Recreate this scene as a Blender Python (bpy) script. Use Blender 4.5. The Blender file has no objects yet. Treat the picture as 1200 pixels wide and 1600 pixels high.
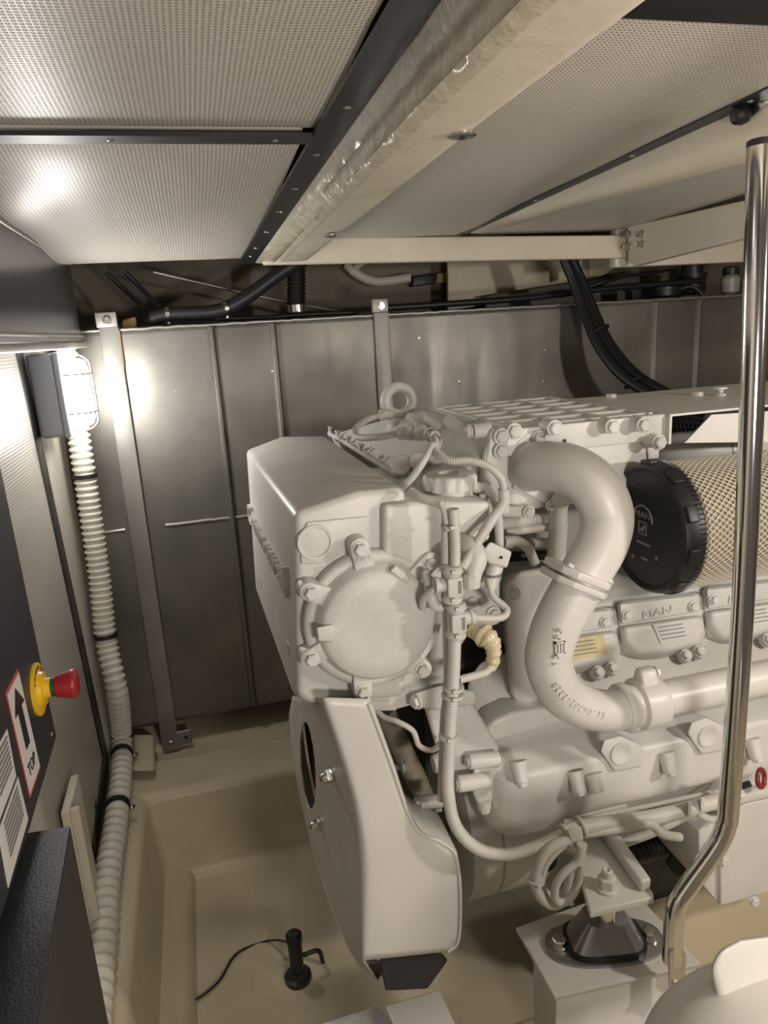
import bpy, bmesh, math, random
from mathutils import Vector, Matrix
random.seed(7)
SC = bpy.context.scene
COL = SC.collection
# ------------------------------------------------------------------ camera
F = 1120.0
CAM = Vector((0, 0, 1.45))
_y = Vector((292-600, 531-800, F)).normalized()
_d = Vector((262., 4363., F)).normalized()
_d = (_d - _y*_y.dot(_d)).normalized()
_x = _d.cross(_y)
_z = -_d
def c2w(v):
    return Vector((_x.dot(v), _y.dot(v), _z.dot(v)))
cd = bpy.data.cameras.new('camera')
cam = bpy.data.objects.new('camera', cd)
COL.objects.link(cam)
r_, u_, b_ = c2w(Vector((1, 0, 0))), c2w(Vector((0, -1, 0))), c2w(Vector((0, 0, -1)))
cam.matrix_world = Matrix(((r_.x, u_.x, b_.x, CAM.x), (r_.y, u_.y, b_.y, CAM.y), (r_.z, u_.z, b_.z, CAM.z), (0, 0, 0, 1)))
cd.sensor_fit = 'VERTICAL'
cd.sensor_height = 36
cd.lens = 36*F/1600
cd.clip_start = 0.02
SC.camera = cam
def at(px, py, X=None, Y=None, Z=None):
    """measure: point of the place seen at photo pixel (px,py) on a plane X=, Y= or Z="""
    d = c2w(Vector((px-600, py-800, F)))
    if X is not None: t = (X-CAM.x)/d.x
    elif Y is not None: t = (Y-CAM.y)/d.y
    else: t = (Z-CAM.z)/d.z
    return CAM + d*t
# ------------------------------------------------------------------ world, lights, exposure
w = bpy.data.worlds.new('world'); SC.world = w; w.use_nodes = True
w.node_tree.nodes['Background'].inputs[0].default_value = (1.0, 0.92, 0.84, 1)
w.node_tree.nodes['Background'].inputs[1].default_value = 0.09
SC.view_settings.view_transform = 'Standard'
SC.view_settings.look = 'None'
SC.view_settings.gamma = 1
SC.view_settings.use_curve_mapping = False
SC.view_settings.exposure = 0.06
def light(name, kind, loc, energy, col, size, target=None, **k):
    l = bpy.data.lights.new(name, kind); l.energy = energy; l.color = col
    if kind == 'AREA':
        l.shape = 'RECTANGLE'; l.size = size; l.size_y = k.get('sy', size)
    else:
        l.shadow_soft_size = size
    o = bpy.data.objects.new(name, l); COL.objects.link(o); o.location = loc
    if target is not None:
        o.rotation_euler = (Vector(target)-Vector(loc)).to_track_quat('-Z', 'Y').to_euler()
    return o
WARM = (1.0, 0.91, 0.82)
light('right_lamp_light', 'POINT', (1.5, 0.0, 1.47), 40, WARM, 0.045)
light('aft_fill_light', 'AREA', (0.5, -0.6, 1.15), 14, WARM, 0.30, (0.7, 1.3, 1.62), sy=0.15)  # added fill without a fitting, brightens the ceiling from behind the camera
# ------------------------------------------------------------------ materials
def mat(name, col, rough=.5, metal=0., var=.06, vscale=6., bump=0., bscale=60., spec=.5, coat=0., emit=None):
    m = bpy.data.materials.new(name); m.use_nodes = True
    nt = m.node_tree; b = nt.nodes['Principled BSDF']
    b.inputs['Roughness'].default_value = rough
    b.inputs['Metallic'].default_value = metal
    b.inputs['Specular IOR Level'].default_value = spec
    b.inputs['Coat Weight'].default_value = coat
    b.inputs['Base Color'].default_value = (*col, 1)
    tc = nt.nodes.new('ShaderNodeTexCoord')
    if var:
        n = nt.nodes.new('ShaderNodeTexNoise'); n.inputs['Scale'].default_value = vscale; n.inputs['Detail'].default_value = 6
        nt.links.new(tc.outputs['Object'], n.inputs['Vector'])
        r = nt.nodes.new('ShaderNodeValToRGB')
        r.color_ramp.elements[0].position = .3; r.color_ramp.elements[1].position = .7
        r.color_ramp.elements[0].color = (*[max(0, c*(1-var)) for c in col], 1)
        r.color_ramp.elements[1].color = (*[min(1, c*(1+var*.6)) for c in col], 1)
        nt.links.new(n.outputs['Fac'], r.inputs['Fac']); nt.links.new(r.outputs['Color'], b.inputs['Base Color'])
    if bump:
        n2 = nt.nodes.new('ShaderNodeTexNoise'); n2.inputs['Scale'].default_value = bscale; n2.inputs['Detail'].default_value = 4
        nt.links.new(tc.outputs['Object'], n2.inputs['Vector'])
        bp = nt.nodes.new('ShaderNodeBump'); bp.inputs['Strength'].default_value = bump; bp.inputs['Distance'].default_value = .004
        nt.links.new(n2.outputs['Fac'], bp.inputs['Height']); nt.links.new(bp.outputs['Normal'], b.inputs['Normal'])
    if emit:
        b.inputs['Emission Color'].default_value = (*emit[:3], 1); b.inputs['Emission Strength'].default_value = emit[3]
    return m
M = {}
M['paint'] = mat('engine_paint', (.635, .62, .585), .42, var=.10, vscale=9, bump=.12, bscale=140)
M['paint_smooth'] = mat('engine_paint_smooth', (.63, .61, .57), .38, var=.06, vscale=5)
M['cast'] = mat('painted_casting', (.60, .585, .55), .46, var=.10, vscale=12, bump=.17, bscale=170)
M['gel'] = mat('gelcoat', (.62, .54, .385), .42, var=.14, vscale=4, bump=.35, bscale=34)
M['gelfibre'] = mat('gelcoat_laminate', (.68, .62, .49), .24, var=.08, vscale=14, bump=.7, bscale=55)
M['wood'] = mat('painted_beam', (.70, .645, .53), .5, var=.08, vscale=5, bump=.25, bscale=40)
M['black'] = mat('black_rubber', (.012, .013, .016), .45, var=0)
M['dark'] = mat('dark_trim', (.022, .022, .026), .42, metal=.1, var=.1)
M['darkbox'] = mat('dark_powdercoat', (.03, .032, .04), .45, var=.1, bump=.28, bscale=260)
M['brownbox'] = mat('dark_smooth_coat', (.05, .047, .045), .5, var=.1)
M['steel'] = mat('stainless_steel', (.62, .60, .57), .22, metal=1., var=.05)
M['chrome'] = mat('polished_steel', (.72, .70, .67), .10, metal=1., var=0)
M['strap'] = mat('brushed_strap', (.50, .49, .47), .40, metal=.8, var=.08)
M['tstrap'] = mat('dull_strap', (.30, .29, .27), .45, metal=.6, var=.10)
M['conduit'] = mat('conduit_plastic', (.72, .69, .60), .5, var=.06)
M['tubegrey'] = mat('painted_conduit', (.54, .52, .475), .5, var=.06, vscale=30)
M['red'] = mat('red_plastic', (.36, .02, .03), .35, var=.05)
M['yellow'] = mat('yellow_plastic', (.80, .50, .02), .4, var=.05)
M['green'] = mat('green_plastic', (.02, .10, .04), .4, var=0)
M['sticker'] = mat('white_sticker', (.72, .68, .66), .5, var=.03)
M['ink'] = mat('black_ink', (.02, .02, .025), .5, var=0)
M['redink'] = mat('red_ink', (.55, .10, .10), .5, var=0)
M['greyink'] = mat('grey_print', (.20, .20, .20), .6, var=0)
M['paper'] = mat('filter_paper', (.30, .26, .19), .7, var=.15, vscale=60)
M['wire'] = mat('mesh_metal', (.66, .615, .52), .38, metal=.2, var=0)
M['lens'] = mat('lamp_lens', (.95, .97, 1.0), .3, var=0, emit=(1.0, .96, .91, 60))
M['lampgrey'] = mat('lamp_housing', (.36, .38, .42), .5, var=0)
M['amber'] = mat('yellowed_resin', (.62, .54, .36), .3, var=.2, vscale=50)
M['label_yellow'] = mat('aged_label', (.60, .52, .30), .5, var=.12, vscale=40)
M['hull'] = mat('raw_hull_laminate', (.20, .17, .12), .6, var=.25, vscale=3, bump=.4, bscale=20)
M['copper'] = mat('sealant', (.45, .26, .10), .6, var=.2)
M['maroon'] = mat('maroon_plastic', (.22, .02, .02), .35, var=0)
M['wall'] = mat('light_grey_panel', (.60, .57, .50), .42, var=.05)

def tankmat():
    m = mat('welded_tank_steel', (.235, .225, .20), .34, metal=.6, var=.36, vscale=3.2)
    nt = m.node_tree; b = nt.nodes['Principled BSDF']
    tc = nt.nodes.new('ShaderNodeTexCoord')
    mp = nt.nodes.new('ShaderNodeMapping'); mp.inputs['Scale'].default_value = (2.2, 2.2, .5)
    n = nt.nodes.new('ShaderNodeTexNoise'); n.inputs['Scale'].default_value = 3.5; n.inputs['Detail'].default_value = 8; n.inputs['Distortion'].default_value = .6
    nt.links.new(tc.outputs['Object'], mp.inputs[0]); nt.links.new(mp.outputs[0], n.inputs['Vector'])
    mr = nt.nodes.new('ShaderNodeMapRange'); mr.inputs[1].default_value = .3; mr.inputs[2].default_value = .7
    mr.inputs[3].default_value = .36; mr.inputs[4].default_value = .55
    nt.links.new(n.outputs['Fac'], mr.inputs[0]); nt.links.new(mr.outputs[0], b.inputs['Roughness'])
    n2 = nt.nodes.new('ShaderNodeTexNoise'); n2.inputs['Scale'].default_value = 2.4
    nt.links.new(tc.outputs['Object'], n2.inputs['Vector'])
    bp = nt.nodes.new('ShaderNodeBump'); bp.inputs['Strength'].default_value = .35; bp.inputs['Distance'].default_value = .02
    nt.links.new(n2.outputs['Fac'], bp.inputs['Height']); nt.links.new(bp.outputs['Normal'], b.inputs['Normal'])
    return m
M['tank'] = tankmat()

def dots(name, col, dark, pitch, rough=.45, axes='XY', radius=.26, bump=.6, ang=0.):
    """perforated / dimpled lining: a grid of small holes at a real pitch in metres"""
    m = bpy.data.materials.new(name); m.use_nodes = True
    nt = m.node_tree; N = nt.nodes.new; L = nt.links.new; b = nt.nodes['Principled BSDF']
    tc = N('ShaderNodeTexCoord'); sp = N('ShaderNodeSeparateXYZ'); L(tc.outputs['Object'], sp.inputs[0])
    cb = N('ShaderNodeCombineXYZ'); L(sp.outputs[axes[0]], cb.inputs[0]); L(sp.outputs[axes[1]], cb.inputs[1])
    mp = N('ShaderNodeMapping'); mp.inputs['Scale'].default_value = (1/pitch, 1/pitch, 1); mp.inputs['Rotation'].default_value = (0, 0, ang)
    L(cb.outputs[0], mp.inputs[0])
    fr = N('ShaderNodeVectorMath'); fr.operation = 'FRACTION'; L(mp.outputs[0], fr.inputs[0])
    sb = N('ShaderNodeVectorMath'); sb.operation = 'SUBTRACT'; sb.inputs[1].default_value = (.5, .5, 0); L(fr.outputs[0], sb.inputs[0])
    ln = N('ShaderNodeVectorMath'); ln.operation = 'LENGTH'; L(sb.outputs[0], ln.inputs[0])
    mr = N('ShaderNodeMapRange'); mr.inputs[1].default_value = radius-.1; mr.inputs[2].default_value = radius+.1; L(ln.outputs['Value'], mr.inputs[0])
    mx = N('ShaderNodeMix'); mx.data_type = 'RGBA'; mx.inputs[6].default_value = (*dark, 1); mx.inputs[7].default_value = (*col, 1)
    L(mr.outputs[0], mx.inputs[0]); L(mx.outputs[2], b.inputs['Base Color'])
    bp = N('ShaderNodeBump'); bp.inputs['Strength'].default_value = bump; bp.inputs['Distance'].default_value = .0015
    L(mr.outputs[0], bp.inputs['Height']); L(bp.outputs['Normal'], b.inputs['Normal'])
    b.inputs['Roughness'].default_value = rough
    return m
M['pad'] = dots('perforated_lining', (.68, .64, .58), (.30, .27, .23), .0062, .38)
M['perfwall'] = dots('perforated_wall_lining', (.62, .59, .53), (.36, .33, .28), .0075, .38, axes='YZ')

# ------------------------------------------------------------------ object helpers
def link(name, me, material, parent=None):
    o = bpy.data.objects.new(name, me)
    if material is not None and not me.materials: me.materials.append(material)
    COL.objects.link(o)
    if parent is not None:
        base = parent
        off = Vector((0, 0, 0))
        while base is not None:
            off += base.location; base = base.parent
        me.transform(Matrix.Translation(-off))
        o.parent = parent
    return o
def tag(o, label=None, cat=None, group=None, kind=None):
    if label: o['label'] = label
    if cat: o['category'] = cat
    if group: o['group'] = group
    if kind: o['kind'] = kind
    return o
def empty(name, loc, label, cat, group=None):
    o = bpy.data.objects.new(name, None); COL.objects.link(o); o.location = loc; o.empty_display_size = .05
    return tag(o, label, cat, group)
def tomesh(bm, name='m', smooth=True, sharp=32):
    bmesh.ops.recalc_face_normals(bm, faces=bm.faces[:])
    me = bpy.data.meshes.new(name); bm.to_mesh(me); bm.free()
    if smooth:
        for p in me.polygons: p.use_smooth = True
        me.set_sharp_from_angle(angle=math.radians(sharp))
    return me
def bevel_bm(bm, wdt, seg=3, ang=25):
    if wdt <= 0: return
    es = [e for e in bm.edges if len(e.link_faces) == 2 and e.calc_face_angle(0) > math.radians(ang)]
    bmesh.ops.bevel(bm, geom=es, offset=wdt, segments=seg, profile=.5, affect='EDGES', clamp_overlap=True)
def V(*a): return Vector(a)
def hull_into(bm, pts):
    vs = [bm.verts.new(p) for p in pts]
    r = bmesh.ops.convex_hull(bm, input=vs)
    junk = [g for g in r['geom_interior'] if isinstance(g, bmesh.types.BMVert)]
    if junk: bmesh.ops.delete(bm, geom=list(set(junk)), context='VERTS')
def hull(name, pts, m, parent=None, bev=.0, seg=3, sharp=32):
    bm = bmesh.new(); hull_into(bm, pts)
    bmesh.ops.dissolve_limit(bm, angle_limit=math.radians(2), verts=bm.verts[:], edges=bm.edges[:])
    bevel_bm(bm, bev, seg)
    return link(name, tomesh(bm, name, sharp=sharp), m, parent)
def box(name, lo, hi, m, parent=None, bev=.003, seg=2):
    pts = [V(x, y, z) for x in (lo[0], hi[0]) for y in (lo[1], hi[1]) for z in (lo[2], hi[2])]
    return hull(name, pts, m, parent, bev, seg)
def prism_bm(bm, poly, vec):
    a = [bm.verts.new(p) for p in poly]; b = [bm.verts.new(p+vec) for p in poly]
    n = len(poly)
    bm.faces.new(a); bm.faces.new(b[::-1])
    for i in range(n): bm.faces.new((a[i], b[i], b[(i+1) % n], a[(i+1) % n]))
def prism(name, poly, vec, m, parent=None, bev=.0, seg=3, sharp=32):
    bm = bmesh.new(); prism_bm(bm, poly, V(*vec))
    bmesh.ops.recalc_face_normals(bm, faces=bm.faces[:])
    bevel_bm(bm, bev, seg)
    return link(name, tomesh(bm, name, sharp=sharp), m, parent)
def frame(d):
    d = d.normalized(); a = V(0, 0, 1) if abs(d.z) < .9 else V(1, 0, 0)
    u = d.cross(a).normalized(); return u, d.cross(u).normalized()
def cr(pts, k=8):
    P = [Vector(p) for p in pts]; P = [P[0]*2-P[1]]+P+[P[-1]*2-P[-2]]; out = []
    for i in range(1, len(P)-2):
        for j in range(k):
            t = j/k; p0, p1, p2, p3 = P[i-1:i+3]
            out.append(.5*((2*p1)+(p2-p0)*t+(2*p0-5*p1+4*p2-p3)*t*t+(3*p1-p0-3*p2+p3)*t**3))
    out.append(P[-2]); return out
def resample(pts, step):
    L = [0]
    for a, b in zip(pts, pts[1:]): L.append(L[-1]+(b-a).length)
    n = max(2, int(L[-1]/step)); out = []; j = 0
    for i in range(n+1):
        s = L[-1]*i/n
        while j < len(L)-2 and L[j+1] < s: j += 1
        t = (s-L[j])/max(1e-9, L[j+1]-L[j]); out.append(pts[j].lerp(pts[j+1], min(1, t)))
    return out, L[-1]
def tube_bm(bm, pts, r, n=16, cap=True, closed=False):
    N = len(pts); rings = []
    d0 = (pts[1]-pts[0]).normalized(); u, v = frame(d0)
    for i, p in enumerate(pts):
        if closed: d = (pts[(i+1) % N]-pts[i-1]).normalized()
        else: d = (pts[min(i+1, N-1)]-pts[max(i-1, 0)]).normalized()
        u = (u-d*u.dot(d)).normalized(); v = d.cross(u)
        rr = r[i] if isinstance(r, (list, tuple)) else r
        rings.append([bm.verts.new(p+(u*math.cos(2*math.pi*k/n)+v*math.sin(2*math.pi*k/n))*rr) for k in range(n)])
    for i in range(N if closed else N-1):
        a, b = rings[i], rings[(i+1) % N]
        for k in range(n): bm.faces.new((a[k], a[(k+1) % n], b[(k+1) % n], b[k]))
    if cap and not closed: bm.faces.new(rings[0][::-1]); bm.faces.new(rings[-1])
def tube(name, pts, r, m, parent=None, n=16, k=8, smooth=True, closed=False):
    P = cr(pts, k) if (smooth and not closed) else [Vector(p) for p in pts]
    bm = bmesh.new()
    if isinstance(r, (list, tuple)) and smooth:
        rr = []
        for i in range(len(r)-1): rr += [r[i]+(r[i+1]-r[i])*j/k for j in range(k)]
        r = rr+[r[-1]]
    tube_bm(bm, P, r, n, closed=closed)
    return link(name, tomesh(bm, name, sharp=50), m, parent)
def corrugated(name, pts, r, m, parent=None, period=.006, depth=.14, n=14, grow=0.):
    P, Ln = resample(cr(pts, 12), period/4)
    if grow:
        # ribs spaced wider towards the far end of the sleeve
        R_, _ = resample(cr(pts, 12), .001); P = []; q = 0.
        while q < len(R_)-1:
            P.append(R_[int(q)].lerp(R_[int(q)+1], q-int(q))); q += (period/4)*(1+grow*min(1, max(0, (q/len(R_)-.35)/.3)))/.001
        P.append(R_[-1])
    rad = [r*(1 if (i % 4) in (0, 1) else 1-depth) for i in range(len(P))]
    bm = bmesh.new(); tube_bm(bm, P, rad, n)
    return link(name, tomesh(bm, name, sharp=80), m, parent)
def lathe_bm(bm, prof, o, d, n=32, u=None):
    """prof: (axial, radius) along d from o"""
    o = Vector(o); d = Vector(d).normalized()
    uu, vv = frame(d)
    rings = []
    for h, r in prof:
        if r <= 1e-6: rings.append([bm.verts.new(o+d*h)])
        else: rings.append([bm.verts.new(o+d*h+(uu*math.cos(2*math.pi*k/n)+vv*math.sin(2*math.pi*k/n))*r) for k in range(n)])
    for a, b in zip(rings, rings[1:]):
        for k in range(n):
            k2 = (k+1) % n
            if len(a) == 1 and len(b) == 1: continue
            if len(a) == 1: bm.faces.new((a[0], b[k], b[k2]))
            elif len(b) == 1: bm.faces.new((a[k], a[k2], b[0]))
            else: bm.faces.new((a[k], a[k2], b[k2], b[k]))
    if len(rings[0]) > 1: bm.faces.new(rings[0][::-1])
    if len(rings[-1]) > 1: bm.faces.new(rings[-1])
def lathe(name, prof, o, d, m, parent=None, n=32, sharp=32):
    bm = bmesh.new(); lathe_bm(bm, prof, o, d, n)
    return link(name, tomesh(bm, name, sharp=sharp), m, parent)
def bolt(p, d, r, parent, m=None, name='bolt', h=None, boss=0., bossr=None):
    """flanged hex bolt; p = seat, d = outwards; optional conical boss behind it"""
    p = Vector(p); d = Vector(d).normalized(); h = h or r*.9
    bm = bmesh.new()
    if boss:
        br = bossr or r*1.35
        lathe_bm(bm, [(-boss, br*1.25), (-boss*.5, br*1.05), (-.0005, br), (0, br*.95)], p, d, 24)
    lathe_bm(bm, [(0, r*1.25), (r*.18, r*1.25), (r*.25, r*1.1)], p, d, 24)
    lathe_bm(bm, [(r*.2, r), (h*.85, r), (h, r*.82)], p, d, 6)
    lathe_bm(bm, [(h*.9, r*.62), (h*1.02, r*.6), (h*.97, 0)], p, d, 16)
    return link(name, tomesh(bm, name, sharp=25), m or M['paint'], parent)
def text_me(s, size, depth, org, xd, yd, align='LEFT', bev=0., sx=1.):
    c = bpy.data.curves.new('t', 'FONT'); c.body = s; c.size = size; c.extrude = depth; c.align_x = align; c.bevel_depth = bev
    c.resolution_u = 3
    o = bpy.data.objects.new('t', c); COL.objects.link(o)
    dg = bpy.context.evaluated_depsgraph_get()
    me = bpy.data.meshes.new_from_object(o.evaluated_get(dg))
    bpy.data.objects.remove(o)
    xd = Vector(xd).normalized(); yd = Vector(yd); yd = (yd-xd*yd.dot(xd)).normalized(); zd = xd.cross(yd)
    me.transform(Matrix(((xd.x*sx, yd.x, zd.x, org[0]), (xd.y*sx, yd.y, zd.y, org[1]), (xd.z*sx, yd.z, zd.z, org[2]), (0, 0, 0, 1))))
    return me
def text(name, s, size, depth, org, xd, yd, m, parent=None, **k):
    me = text_me(s, size, depth, org, xd, yd, **k); me.materials.clear()
    return link(name, me, m, parent)
def quad(name, pts, m, parent=None, kind=None, thick=None):
    if thick: return prism(name, pts, thick, m, parent)
    bm = bmesh.new(); bm.faces.new([bm.verts.new(p) for p in pts])
    return link(name, tomesh(bm, name), m, parent)
def S(o): o['kind'] = 'structure'; return o

# ================================================================== SETTING
# hull side behind the tank
S(box('wall_back', (-1.2, 3.0, -.4), (3.6, 3.06, 2.0), M['hull'], bev=0))
S(box('wall_left', (-.46, -1.2, .1), (-.42, 2.42, 1.47), M['wall'], bev=0))
# pan: a moulded tray between ledges
LX = -.29; ZL = .1; ZF = -.19; YL = 2.06
def pan():
    bm = bmesh.new()
    # floor of the pan, ledge on the left, ledge at the back
    def q(pts): bm.faces.new([bm.verts.new(p) for p in pts])
    x1 = 3.4; y0 = -1.2
    gx = [LX+.03+(x1-LX-.03)*i/60 for i in range(61)]
    q([V(LX+.03, y0, ZF), V(x1, y0, ZF), V(x1, YL-.03, ZF), V(LX+.03, YL-.03, ZF)])
    q([V(LX, y0, ZL), V(LX+.03, y0, ZF), V(LX+.03, YL-.03, ZF), V(LX, YL, ZL)])
    q([V(LX, YL, ZL), V(LX+.03, YL-.03, ZF), V(x1, YL-.03, ZF), V(x1, YL, ZL)])
    q([V(-.46, y0, ZL), V(LX, y0, ZL), V(LX, YL, ZL), V(-.46, YL, ZL)])
    q([V(-.46, YL, ZL), V(LX, YL, ZL), V(x1, YL, ZL), V(x1, 2.27, ZL), V(-.46, 2.27, ZL)])
    q([V(-.46, 2.27, ZL), V(x1, 2.27, ZL), V(x1, 2.30, -.05), V(-.46, 2.30, -.05)])
    bmesh.ops.remove_doubles(bm, verts=bm.verts[:], dist=1e-4)
    bmesh.ops.recalc_face_normals(bm, faces=bm.faces[:])
    bevel_bm(bm, .03, 5, 20)
    me = tomesh(bm, 'floor', sharp=60)
    return link('floor', me, M['gel'])
S(pan())
S(hull('floor_bilge', [V(x, y, z) for x in (-1.2, 3.5) for (y, z) in ((2.26, .0), (3.0, .22), (3.0, .16), (2.26, -.08))], M['gel']))
S(box('floor_base', (-1.3, -1.3, -.30), (3.6, 3.05, -.24), M['hull'], bev=0))
# the raised corner block where the ledges meet the tank foot
p = hull('floor_block', [at(x, y, Z=z) for (x, y) in ((207, 1148), (240, 1148), (243, 1205), (205, 1205)) for z in (.04, .14)], M['gel'], bev=.012)
S(p)
# a long rib moulded into the pan floor
S(hull('floor_rib', [V(x, y, z) for y in (-.5, 2.04) for (x, z) in ((-.30, ZF-.02), (-.29, ZF+.03), (-.19, ZF+.03), (-.165, ZF-.02))], M['gel'], bev=.02, seg=4))
S(box('wall_right', (3.4, -1.3, -.3), (3.46, 3.05, 2.0), M['hull'], bev=0))

# ---- ceiling
ZP = 1.76
S(box('ceiling', (-.9, -1.2, ZP+.05), (3.5, 3.05, ZP+.09), M['hull'], bev=0))
def pad(name, x0, x1, y0, y1, puff, label, zfun=None, th=.03, nx=40, ny=40, group=None):
    """quilted lining panel; puffs down in the middle, pinned at its edges"""
    bm = bmesh.new(); top = []; bot = []
    for j in range(ny+1):
        rb = []
        for i in range(nx+1):
            u, v = i/nx, j/ny
            x = x0+(x1-x0)*u; y = y0+(y1-y0)*v
            e = (1-abs(2*u-1)**6)*(1-abs(2*v-1)**6)
            wr = .0035*math.sin(9*x+4*y)*math.cos(7*y-3*x)
            z = ZP-(puff+wr)*e+(zfun(x, y) if zfun else 0)
            rb.append(bm.verts.new((x, y, z)))
        bot.append(rb)
    for j in range(ny):
        for i in range(nx): bm.faces.new((bot[j][i], bot[j][i+1], bot[j+1][i+1], bot[j+1][i]))
    r = bmesh.ops.extrude_face_region(bm, geom=bm.faces[:])
    for g in r['geom']:
        if isinstance(g, bmesh.types.BMVert): g.co.z += th
    o = link(name, tomesh(bm, name, sharp=60), M['pad'])
    return tag(o, label, 'ceiling panel', group or 'perforated ceiling lining panels')
def sm(t): t = max(0, min(1, t)); return t*t*(3-2*t)
def sagL(x, y):
    s = -.064*max(0, y-.8)
    dip = max(0, .065+s)*sm((-.17-x)/.14)*sm((y-1.30)/.3)
    return s-dip
def shx(y): return -.052*max(0, min(1, (y-.8)/1.4))
pad('ceiling_panel', -.40, .225, -1.0, 1.135, .010, 'perforated white lining panel at upper left, nearest the camera', sagL)
pad('ceiling_panel', -.40, .205, 1.172, 2.22, .018, 'sagging perforated white lining panel above the bulkhead lamp', sagL)
pad('ceiling_panel', .35, .86, .765, 2.24, .004, 'perforated lining panel between the glossy girder and the tapered beam', lambda x, y: -.030*max(0, y-.8)-.004)
pad('ceiling_panel', .92, 1.44, .3, 2.24, .004, 'perforated lining panel between tapered beam and bolted plate at right', lambda x, y: -.026*max(0, y-.8)-.006)
# dark trims
def sag_strip(name, x0, x1, y0, y1, zf, n=24, th=.006, label=None):
    bm = bmesh.new(); rows = []
    for j in range(n+1):
        y = y0+(y1-y0)*j/n
        a = [bm.verts.new((x+(shx(y) if name == 'trim_1' else 0), y, zf(x, y)+dz)) for (x, dz) in ((x0, 0), (x1, 0), (x1, th), (x0, th))]
        rows.append(a)
    for a, b in zip(rows, rows[1:]):
        for k in range(4): bm.faces.new((a[k], a[(k+1) % 4], b[(k+1) % 4], b[k]))
    bm.faces.new(rows[0]); bm.faces.new(rows[-1][::-1])
    return link(name, tomesh(bm, name), M['dark'])
strip = S(sag_strip('trim_1', .226, .272, -1.0, 2.24, lambda x, y: ZP-.012+sagL(.2, y)))
strip2 = S(sag_strip('trim_2', -.40, .215, 1.228, 1.282, lambda x, y: ZP-.010+sagL(x, y), n=1))
def sag_cross():
    bm = bmesh.new(); rows = []
    for i in range(21):
        x = -.40+(.213+.40)*i/20
        z = ZP-.012+sagL(x, 1.153)
        rows.append([bm.verts.new((x, y, z+dz)) for (y, dz) in ((1.132, 0), (1.175, 0), (1.175, .006), (1.132, .006))])
    for a, b in zip(rows, rows[1:]):
        for k in range(4): bm.faces.new((a[k], a[(k+1) % 4], b[(k+1) % 4], b[k]))
    bm.faces.new(rows[0]); bm.faces.new(rows[-1][::-1])
    me = tomesh(bm, 'trim_2'); me.materials.append(M['dark']); strip2.data = me
sag_cross()
S(box('trim_3', (.34, .66, ZP-.012), (1.5, .757, ZP+.02), M['dark'], bev=.002))
def screw(p, parent, r=.006):
    bm = bmesh.new(); lathe_bm(bm, [(0, r), (.0012, r*.9), (.0016, r*.55), (.0006, r*.45), (.0006, 0)], p, (0, 0, -1), 16)
    return link('screw', tomesh(bm, 'screw'), M['steel'], parent)
for y in (.62, .80, 1.02, 1.22, 1.42, 1.60, 1.80, 2.0, 2.12):
    screw(V(.248+shx(y), y, ZP-.012+sagL(.2, y)), strip)
for (x, y) in ((-.07, 1.153), (.16, 1.153)): screw(V(x, y, ZP-.012+sagL(x, y)), strip2, .005)
# moulded girder: section extruded along Y, laminate ridges on its left flank
def girder():
    bm = bmesh.new(); rows = []; n = 200; y0, y1 = -1.0, 2.235
    for j in range(n+1):
        y = y0+(y1-y0)*j/n; row = []; t = max(0, (y-.8)/1.4)
        sg = sagL(.2, y); zt = ZP-.012+sg; zb = 1.672-.020*min(1.05, t); d = zt-zb
        xl = .272+shx(y); xb = .268+.008*t; fl = xb-xl
        prof = [(xl, zt+.05), (xl, zt), (xl+fl*.2+.004, zt-d*.30), (xl+fl*.35+.006, zt-d*.42), (xl+fl*.4+.001, zt-d*.50), (xl+fl*.6+.002, zt-d*.68),
                (xl+fl*.85+.004, zt-d*.84), (xb+.002, zb+.008), (xb+.010, zb+.001), (xb+.020, zb), (.345+.006*t, zb), (.358+.006*t, zb+.002), (.366+.006*t, zb+.010), (.372+.006*t, zb+.03), (.374, ZP+.03)]
        for k, (x, z) in enumerate(prof):
            jit = random.uniform(-1, 1)*.0014 if 2 <= k <= 8 else 0
            row.append(bm.verts.new((x+jit, y, z+jit)))
        rows.append(row)
    for a, b in zip(rows, rows[1:]):
        for k in range(14):
            f = bm.faces.new((a[k], a[k+1], b[k+1], b[k])); f.material_index = 1 if k >= 9 else 0
    bm.faces.new(rows[0]); bm.faces.new(rows[-1][::-1])
    me = tomesh(bm, 'girder', sharp=70); me.materials.append(M['gelfibre']); me.materials.append(M['wood'])
    return link('ceiling_girder', me, M['gelfibre'])
S(girder())
# tapered second beam with its dark strip
b2 = []
for (px, py, dz) in ((1200, 150, 0), (1000, 233, 0), (850, 300, 0), (735, 350, 0)): pass
def beam2():
    bm = bmesh.new(); rows = []
    for j in range(41):
        t = j/40; y = -.6+2.80*t
        s = (y-.9)/1.3
        lo = 1.672+.045*max(0, min(1, (y-.9)/1.35))-.0*(y < .9)
        top = ZP-.026*max(0, y-.8)-.006
        row = [(.868, top+.04), (.868, top), (.868, (top+lo)/2), (.874, lo+.006), (.885, lo), (.915, lo), (.925, lo+.008), (.925, top+.04)]
        rows.append([bm.verts.new((x, y, z)) for x, z in row])
    for a, b in zip(rows, rows[1:]):
        for k in range(7): bm.faces.new((a[k], a[k+1], b[k+1], b[k]))
    bm.faces.new(rows[0]); bm.faces.new(rows[-1][::-1])
    return link('ceiling_beam', tomesh(bm, 'beam', sharp=50), M['wood'])
S(beam2())
t4 = S(sag_strip('trim_4', .835, .868, -.6, 2.2, lambda x, y: ZP-.026*max(0, y-.8)-.010))
for y in (.75, 1.0, 1.3, 1.7, 2.05): screw(V(.852, y, ZP-.026*max(0, y-.8)-.010), t4, .005)
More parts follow.
